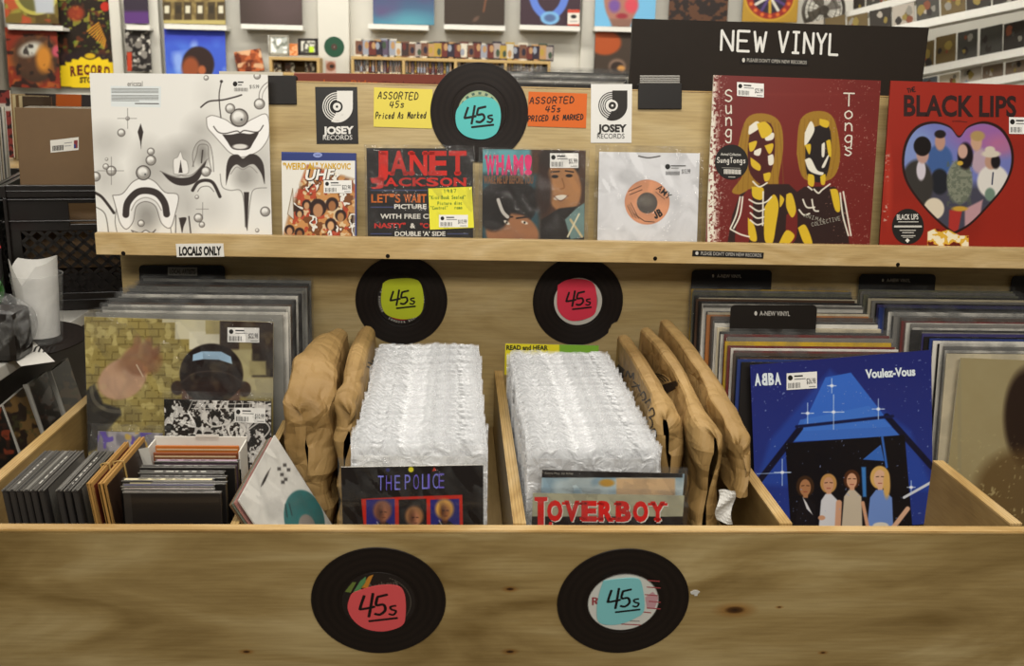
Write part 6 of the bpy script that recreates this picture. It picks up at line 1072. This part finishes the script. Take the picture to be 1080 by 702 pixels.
# small shelf with its pictures
def shelf_unit(name, label, x0, x1, ytop, yb, div, Y=YW-.16, depth=.15, cat='wall shelf'):
    a = px_on_y(x0, ytop, Y); c = px_on_y(x1, ytop+(x1-x0)*.012, Y); d = px_on_y(x0, yb, Y); L_ = c.x-a.x; Hh = a.z-d.z; OA = mat('pale_oak', '#b89a62', .5); r = thing(name, label, cat, Vector((a.x, Y, d.z)))
    b = B(); b.box((0, 0, Hh-.014), (L_, depth, Hh), OA, bev=.002); b.build('shelf_top', r); b = B(); b.box((0, 0, 0), (L_, depth, .014), OA, bev=.002); b.build('shelf_bottom', r)
    b = B(); b.box((0, depth-.006, .014), (L_, depth, Hh-.014), mat('oak_back', '#7d6230', .6)); b.build('shelf_back', r)
    for x in [0]+[px_on_y(q, ytop, Y).x-a.x for q in div]+[L_-.014]: b = B(); b.box((x, 0, .014), (x+.014, depth-.006, Hh-.014), OA, bev=.002); b.build('shelf_side', r)
    return a, L_, Hh, d.z
a, L_, Hh, zb_ = shelf_unit('wall_shelf', 'small open oak shelf on the back wall left of the green record', 283.5, 337, 59.5, 79, [])
def stand_pic(name, label, cat, x0, y0, x1, y1, art, bg, frame=None, Y=YW-.12, t=.012):
    sh = wall_pic(name, label, cat, x0, y0, x1, y1, art, bg, Y, t, 4, PRG if frame else None, skew=.012)
    if frame:
        w_ = (x1-x0)*.1
        for q in ([(x0, y0), (x1, y0), (x1, y0+w_), (x0, y0+w_)], [(x0, y1-w_), (x1, y1-w_), (x1, y1), (x0, y1)], [(x0, y0), (x0+w_, y0), (x0+w_, y1), (x0, y1)], [(x1-w_, y0), (x1, y0), (x1, y1), (x1-w_, y1)]): sh.shape([q[0], q[3], q[2], q[1]][::-1], frame, .0015)
    sh.close()
stand_pic('framed_picture', 'pale rounded glassy picture standing at the left of the small shelf', 'picture', 283.5, 37, 305, 58.2, lambda c: blob(['#6f7468', '#f0efe8'], 7, 3)(c), '#a9aca4', '#8a8678')
stand_pic('picture_card', 'small orange card between the two pictures on the small shelf', 'card', 305.5, 46, 314, 58.5, lambda c: blob(['#e0a070'], 4, 3)(c), '#b5662c')
def a_fr(c): c.rect(317.5, 43, 332.5, 55, '#c9c8ba', soft=1); blob(['#3c3a34'], 4, 5)(c); c.rect(326, 49, 331, 55, '#b4d22a', soft=.6)
stand_pic('framed_picture', 'black-framed photograph with green sticker on the small shelf', 'picture', 314.5, 40.5, 335.5, 58, a_fr, '#2a201b', '#1d1613')
for i, (x, nm) in enumerate(((287, 'left'), (301, 'middle'), (322, 'right'))): stand_pic('picture_card', 'small dark picture card inside the small shelf, '+['under the glassy picture', 'under the small orange card', 'under the black-framed photograph'][i], 'card', x, 66, x+10, 79, lambda c: blob(['#b9b8a6', '#4a2e1c'], 4, 3)(c), '#2c241c', Y=YW-.10, t=.004)
p = px_on_y(352.5, 49.5, YW-.0497); r = thing('vinyl_single', 'dark green round record pinned on the wall column', 'record', Matrix.Translation(p) @ Matrix.Rotation(PI/2, 4, 'X')); b = B(); rr = 10.6/FPX*(p-CAM).dot(fw); b.lathe([(rr*.08, .0), (rr*.08, .002), (rr*.3, .003), (rr*.32, .002), (rr*.97, .002), (rr, .001), (rr, 0)], mat('green_vinyl', '#1e4a34', .3), n=48); b.build('disc', r)
b = B(); b.lathe([(rr*.05, .0032), (rr*.3, .0032)], mat('brown_label', '#4a342a', .5), n=32); b.build('paper_label', r)
pl_ = lean_plane(YW-.055, 1.8, 0); root, sh = cover('picture_card', 'small portrait card pinned under the green record', 'card', pl_, (344, 78), (354.5, 78), (343, 64), lambda c: (c.ell(349, 70, 5, 5, '#8f5a44'), c.ell(350, 70, 2.4, 2, '#2a1c18')), '#c7a89a', t=.002, single=True, res=3); sh.close()
# albums on ledges along the middle of the wall
def a_nebula(c): c.mix(np.clip((c.Y+20)/44, 0, 1), '#3f6f86'); c.speck(30, .5, '#5a3f66', 5, .7, .3); c.ell(432, 24, 24, 10, '#4f8f9c', soft=12, a=.8)
wall_pic('record_album', 'purple and teal misty album on the wall above the disc shelf', 'record', 393.5, -38, 458, 25, a_nebula, '#3c3358').close(); wall_ledge(388, 452, 27, 'white wall ledge under the purple and teal misty album')
wall_pic('record_album', 'nearly black album on the wall between two coloured ones', 'record', 468.5, -38, 532, 25.5, lambda c: (c.line([(513, -4), (510, 12)], 1.6, '#7a4a30', soft=2), c.ell(502, 20, 4, 2, '#5a4438', rot=-40, soft=2)), '#33281f').close(); wall_ledge(468, 533, 27.5, 'white wall ledge under the nearly black album')
def a_ringy(c): c.line([(560, -10), (566, 8), (579, 18), (592, 8), (598, -10)], 8, '#5674c0', soft=1.5); c.ell(580, 19, 10, 7, '#6fa3cc', soft=1.5); c.ell(580, 19, 6, 4, '#4a5f86', soft=2)
wall_pic('record_album', 'dark album with glowing blue loop, on the wall ledge', 'record', 548.5, -38, 611.5, 26.5, a_ringy, '#38262e').close(); wall_ledge(548, 612, 28, 'white wall ledge under the album with the blue loop')
pl_ = lean_plane(YW-.085, 1.8, 2); root, sh = cover('price_card', 'small white and red price card in front of the blue loop album', 'card', pl_, (598.5, 27), (611, 27.2), (598.5, 10), lambda c: (c.rect(598, 10, 612, 13.5, '#b8402c', soft=.6), c.ell(605, 17.5, 3, 2, '#222222'), c.rect(601, 22, 609, 23, '#888888'), c.rect(598, 25.5, 612, 28, '#b8402c', soft=.6)), '#d6cfc2', t=.002, single=True, res=3); sh.close()
def a_face(c): c.ell(655, -2, 18, 30, '#9a6a5a', soft=2); c.ell(648, 6, 6, 7, '#6a4a8c', soft=4); c.ell(666, 6, 7, 8, '#c04450', soft=4); c.ell(656, 17, 6, 3, '#8c2a34', soft=2); c.ell(655, -18, 20, 16, '#3a2820', soft=3); c.poly([(643, 20), (668, 20), (664, 30), (646, 30)], '#7c5a4c', soft=3)
wall_pic('record_album', 'light blue album with a painted face left of the black sign', 'record', 627, -38, 690.5, 27.5, a_face, '#6aa8cc').close(); wall_ledge(627, 692, 29.5, 'white wall ledge under the light blue album')
wall_pic('record_album', 'dark brown album with orange patch below the light blue album', 'record', 626, 33, 690, 96, lambda c: (c.ell(638, 45, 17, 13, '#a0481c', soft=3), c.ell(651, 70, 9, 8, '#7a6252', soft=3), c.ell(651, 71, 7, 6, '#30231c', soft=2), c.ell(655, 72, 4, 3, '#c08a4a', soft=2)), '#3c3026').close()
wall_pic('record_album', 'black album with brown figures above the black sign', 'record', 705, -38, 767, 22, lambda c: blob(['#5a3a26'], 8, 3)(c), '#261d1a').close()
def a_wheel(c):
    c.ell(812, -4, 27, 26, '#b8902c'); c.ell(812, -4, 25, 24, '#8a2a1e'); c.ell(812, -4, 18, 18, '#2c2430')
    for k in range(12): a = k*PI/6; c.line([(812, -4), (812+17*math.cos(a), -4+17*math.sin(a))], 3, ['#b8902c', '#4c3a6c', '#c9c5b8'][k % 3])
    for k in range(16): a = k*PI/8; c.ell(812+21.5*math.cos(a), -4+21*math.sin(a), 2, 2, '#c9642a')
wall_pic('record_album', 'album with round red and purple wheel above the black sign', 'record', 782.5, -38, 840.5, 22.5, a_wheel, '#a5812c').close()
# disc shelf
a, L_, Hh, zb_ = shelf_unit('disc_shelf', 'long oak disc shelf with four bays on the back wall', 370, 581, 59, 80, [424, 479, 532])
pal_ = ['#b9b4a8', '#3a2c2a', '#6c4a3a', '#8a8f9a', '#2a2430', '#a8845a', '#554a5c', '#c9c2b0', '#5f2c26', '#a58a3c', '#3c4a3a', '#9a8f88']
def mini(w, h, t, c1, c2, seed):
    b = B(); b.box((0, 0, 0), (w, t, h), PRT, c1, bev=.0012); rs = np.random.RandomState(seed)
    b.add([(w*.1, -.0005, h*.1), (w*.9, -.0005, h*.1), (w*.9, -.0005, h*.9), (w*.1, -.0005, h*.9)], [(0, 1, 2, 3)], PRT, c2); c3 = pal_[rs.randint(12)]; cx, cz = w*(.35+.3*rs.rand()), h*(.3+.4*rs.rand()); b.add([(cx+w*.22*math.cos(q), -.001, cz+h*.22*math.sin(q)) for q in np.linspace(0, 2*PI, 10)[:-1]], [list(range(9))], PRT, c3); return b.mesh('disc_case')
MC = [mini(.048, .068, .007, pal_[i], pal_[(i*5+3) % 12], i) for i in range(12)]; MS = [mini(.010, .074, .06, pal_[i], pal_[(i*7+1) % 12], i+20) for i in range(12)]
names = ['pale', 'dark', 'brown', 'blue-grey', 'black', 'tan', 'purple-grey', 'cream', 'dark red', 'yellow', 'green-grey', 'grey']
xs_ = [374+i*6.9 for i in range(30)]; rs = np.random.RandomState(3)
for i, x in enumerate(xs_):
    if x > 577: break
    k = rs.randint(12) if x > 424 else [7, 0, 1, 5, 3, 0, 9, 2][i % 8]; p = px_on_y(x, 58.4+(x-370)*.012, YW-.13); p.z = a.z+.0005; o = link('disc_case', MC[k], None, Matrix.Translation(p)); tall = 1+rs.rand()*.22; o.scale = (.9, 1, tall)
    setp(o, names[k]+' small disc case standing face-out on top of the disc shelf', 'disc case', 'face-out '+names[k]+' cases on the disc shelf')
for (xa, xb) in ((374, 421), (428, 474), (483, 529), (536, 572)):
    x = px_on_y(xa, 70, YW-.13).x; xe = px_on_y(xb, 70, YW-.13).x
    while x < xe:
        k = rs.randint(12); o = link('disc_case', MS[k], None, Matrix.Translation((x, YW-.14, zb_+.0145))); setp(o, names[k]+' thin disc case filed spine-out inside the disc shelf', 'disc case', 'spine-out '+names[k]+' cases in the disc shelf'); x += .0135+(.02 if rs.rand() < .06 else 0)
# fan by the ceiling
p = px_on_y(867, 11, YW-.2); r = thing('wall_fan', 'round dark wall fan right of the wheel album', 'fan', p); FB = mat('fan_grey', '#4a443c', .4)
b = B()
for q in (.055, .075, .092): b.tube([(q*math.cos(t), -.03-.01*(1-q/.1), q*math.sin(t)) for t in np.linspace(0, 2*PI, 40)], .0022, FB, n=6)
for k in range(24): t = k*PI/12; b.tube([(.015*math.cos(t), -.045, .015*math.sin(t)), (.092*math.cos(t), -.03, .092*math.sin(t))], .0012, FB, n=5)
b.build('fan_guard', r); b = B()
b.tube([(.095*math.cos(t), -.02, .095*math.sin(t)) for t in np.linspace(0, 2*PI, 40)], .008, FB); b.build('fan_rim', r)
b = B()
for k in range(4):
    t0 = k*PI/2; b.add([(.012*math.cos(t0), -.02, .012*math.sin(t0)), (.08*math.cos(t0+.1), -.025, .08*math.sin(t0+.1)), (.08*math.cos(t0+.9), -.01, .08*math.sin(t0+.9)), (.02*math.cos(t0+.9), -.012, .02*math.sin(t0+.9))], [(0, 1, 2, 3), (3, 2, 1, 0)], mat('fan_blade', '#6f685c', .4))
b.lathe([(0, -.02), (.02, -.018), (.022, .03), (0, .03)], FB, n=20, M=Matrix.Rotation(PI/2, 4, 'X')); b.build('fan_blades', r); b = B(); b.tube([(0, -.02, 0), (0, .08, 0), (.0, .19, -.04)], .012, FB); b.build('fan_arm', r)
# slanting shelves on the right
rs = np.random.RandomState(8)
def slant_row(nm, xa, ya, xb, yb, Ya, Yb, hpx, n, xfrom, seed, hue):
    a = px_on_y(xa, ya, Ya); c = px_on_y(xb, yb, Yb); d = c-a; ang = math.atan2(d.y, d.x); L_ = d.length; b = B(); M = frame_of(a, d, Vector((-d.y, d.x, 0)).normalized())
    b.box((0, 0, -.02), (L_, .10, 0), LED, bev=.002); b.box((0, -.004, -.02), (L_, .004, .012), LED, bev=.001); setp(b.build('wall_ledge', None, M), 'long white slanting ledge on the right, '+nm, 'wall ledge')
    x = .01; i = 0; w_ = L_/n
    while x < L_-w_*.8:
        cl = hue[rs.randint(len(hue))]; c2 = hue[rs.randint(len(hue))]; h_ = hpx/FPX*3.9*(.92+.12*rs.rand()); ww = w_*(.86+.1*rs.rand()); g = B(); g.box((0, -.003, 0), (ww, .003, h_), PRT, cl, bev=.001)
        for k in range(5): cx, cz, r_ = ww*(.2+.6*rs.rand()), h_*(.2+.6*rs.rand()), min(ww, h_)*(.08+.14*rs.rand()); n_ = 7+rs.randint(4); g.add([(cx+r_*(.6+.5*rs.rand())*math.cos(q), -.0034-.0002*k, cz+r_*(.7+.4*rs.rand())*math.sin(q)*1.3) for q in np.linspace(0, 2*PI, n_+1)[:-1]], [list(range(n_))], PRT, [c2, '#7a766c', '#2a2420', '#6f3e28', '#7d6c34'][k] if rs.rand() < .7 else cl)
        o = g.build('record_album', None, M @ Matrix.Translation((x, .045, .002)) @ Matrix.Rotation(R(-6), 4, 'X')); hn = {'#2a241d': 'dark brown', '#c4b9a4': 'pale', '#94792a': 'yellow', '#3c3a34': 'black', '#6a5a4a': 'brown', '#77808c': 'grey-blue', '#9c9488': 'grey', '#5a4a2a': 'olive-brown'}[cl]
        setp(o, hn+' small album on the slanting ledge, '+nm, 'record', hn+' albums on the ledge '+nm); x += w_; i += 1
DK = ['#2a241d', '#3c3a34', '#5a4a2a', '#94792a', '#2a241d', '#3c3a34']; LT = ['#c4b9a4', '#77808c', '#9c9488', '#6a5a4a', '#2a241d', '#c4b9a4']
slant_row('lowest, just above the red heart album', 940, 104, 1130, 70, 4.6, 3.9, 19, 8, 0, 1, LT)
slant_row('middle, level with the black sign', 935, 81.5, 1130, 43, 4.6, 3.9, 36, 8, 0, 2, DK)
slant_row('highest, cut by the top picture edge', 800, 60, 1130, -8, 4.8, 3.9, 29, 13, 0, 3, DK+['#9c9488'])
slant_row('out past the fan, at the very top', 892, 15.6, 1010, -16, 4.75, 4.3, 26, 8, 0, 4, DK)
# albums and bags behind the display board
def a_lone(c): c.rect(300, 74, 480, 77.6, '#b98a78', soft=.8)
root, sh = cover('record_album', 'red-brown album top showing orange lettering behind the yellow note', 'record', upright(1.95), (312, 130), (474, 132), (312, 76.5), a_lone, '#7c3b2e', t=.01, edge='#c9b39a', single=True, res=1.5); sh.text('Lone Rider', 341, 89, 398, 90, 5, '#b5561f', .02); sh.text('The Lonerider', 403, 90, 470, 91, 4.5, '#5c2a20', .0); sh.close()
for i in range(9):
    face, edge, bits, nm = [BK, GY, WH, GY, BK, GP, WH, GY, BK][i]; key = (face, edge, bits, True)
    if key not in _lpc: _lpc[key] = lp_mesh(face, edge, bag=True, seed=len(_lpc)+3, bits=bits)
    p = px_on_y(484+i*3.2, 86-i*1.5, 1.955+i*.016); put_lp(_lpc[key][0], _lpc[key][1], p, 2, nm+'-edged bagged album in the row behind the orange note', 'bagged albums behind the display board ('+nm+')')
# albums beyond the crate
def a_or(c): c.rect(59, 80, 86, 130, '#a8521c', soft=1); c.rect(86, 80, 110, 130, '#2f2a2a', soft=1); c.ell(51, 121, 3.5, 4, '#b9b6ac'); c.ell(77, 121, 3.5, 4, '#4a4a3a')
def back_cov(label, x0, y0, x1, y1, Y, art, bgc, edge): 
    root, sh = cover('record_album', label, 'record', lean_plane(Y, 1.3, 4), (x0, y1), (x1, y1+(x1-x0)*.02), (x0-1, y0), art, bgc, t=.004, edge=edge, single=True, res=1.4, m=PRG); sh.close()
back_cov('black album with orange centre panel beyond the milk crate', 31, 98.5, 100, 170, 2.75, a_or, '#2b2524', '#c9c2ae')
back_cov('red album beyond the crate at the left picture edge', -40, 94, 15, 165, 2.6, lambda c: (c.rect(-10, 109, 16, 117, '#c9c0b4', soft=1), blob(['#2a2020'], 8, 4)(c)), '#8a3a34', '#d4ccb8')
for i in range(5): back_cov(['tan', 'cream', 'brown', 'pale', 'dark'][i]+'-edged album filed beyond the crate between the red and black albums', 14+i*3.4, 99+i*.6, 46+i*3, 168, 2.70+.0*i+(4-i)*.02, None, ['#8a6a3c', '#bcae88', '#5d4426', '#b5a682', '#3a2c1e'][i], ['#b5915a', '#cbbf9f', '#7d5a34', '#cbbf9f', '#4a3a28'][i])
t0 = px_on_y(-60, 165, 2.6); r = thing('record_table', 'brown table carrying albums behind the milk crates', 'table', Vector((t0.x-.3, 2.5, 0)))
zt = px_on_y(60, 170, 2.7).z-.003; b = B(); b.box((0, 0, zt-.03), (1.2, .5, zt), W_SIDE, bev=.003); b.build('table_top', r)
for (x, y) in ((.03, .03), (1.13, .03), (.03, .43), (1.13, .43)): b = B(); b.box((x, y, 0), (x+.04, y+.04, zt-.03), W_SIDE, bev=.003); b.build('leg', r)

p = FRONT.at(733, 624.5); n_ = FRONT.n; ex = Vector((1, 0, 0)); M = frame_of(p+n_*.0006, (ex-n_*ex.dot(n_)), n_.cross(ex)); b = B()
b.prism([(-.0065, .001), (-.002, .0045), (.003, .004), (.0062, .0015), (.004, -.001), (.0035, -.005), (.0, -.0052), (-.001, -.0025), (-.005, -.002)], -.0004, .0004, mat('white_paper')); setp(b.build('paper_scrap', None, M), 'tiny torn white scrap stuck on the front board beside the blue-dot record', 'paper scrap')
# ------------------------------------------------------------------ light and picture settings
w = bpy.data.worlds.new('store_ambient'); scene.world = w; w.use_nodes = True
bg = w.node_tree.nodes['Background']; bg.inputs[0].default_value = (1, .96, .88, 1); bg.inputs[1].default_value = .10
def area(name, loc, rot, sx, sy, e, col=(1, .95, .87)):
    l = bpy.data.lights.new(name, 'AREA'); l.shape = 'RECTANGLE'; l.size = sx; l.size_y = sy; l.energy = e; l.color = col
    o = bpy.data.objects.new(name, l); COL.objects.link(o); o.location = loc; o.rotation_euler = rot; return o
area('ceiling_lamp', (.15, .75, 2.95), (0, 0, 0), 1.6, .3, 46)
area('ceiling_lamp', (.1, 2.6, 2.95), (0, 0, 0), 2.4, .3, 50)
area('ceiling_lamp', (-1.2, 3.7, 2.95), (R(25), 0, 0), 2.4, .3, 75)
area('ceiling_lamp', (1.4, 3.7, 2.95), (R(25), 0, 0), 2.4, .3, 46)
area('ceiling_lamp', (.1, -1.2, 2.7), (R(35), 0, 0), 2.4, .5, 80)
vs_ = scene.view_settings; vs_.view_transform = 'Standard'; vs_.look = 'None'; vs_.gamma = 1; vs_.use_curve_mapping = False; vs_.exposure = -.38
scene.display_settings.display_device = 'sRGB'
scene.cycles.max_bounces = 8; scene.cycles.transparent_max_bounces = 14; scene.cycles.use_denoising = True; scene.cycles.caustics_reflective = False; scene.cycles.caustics_refractive = False
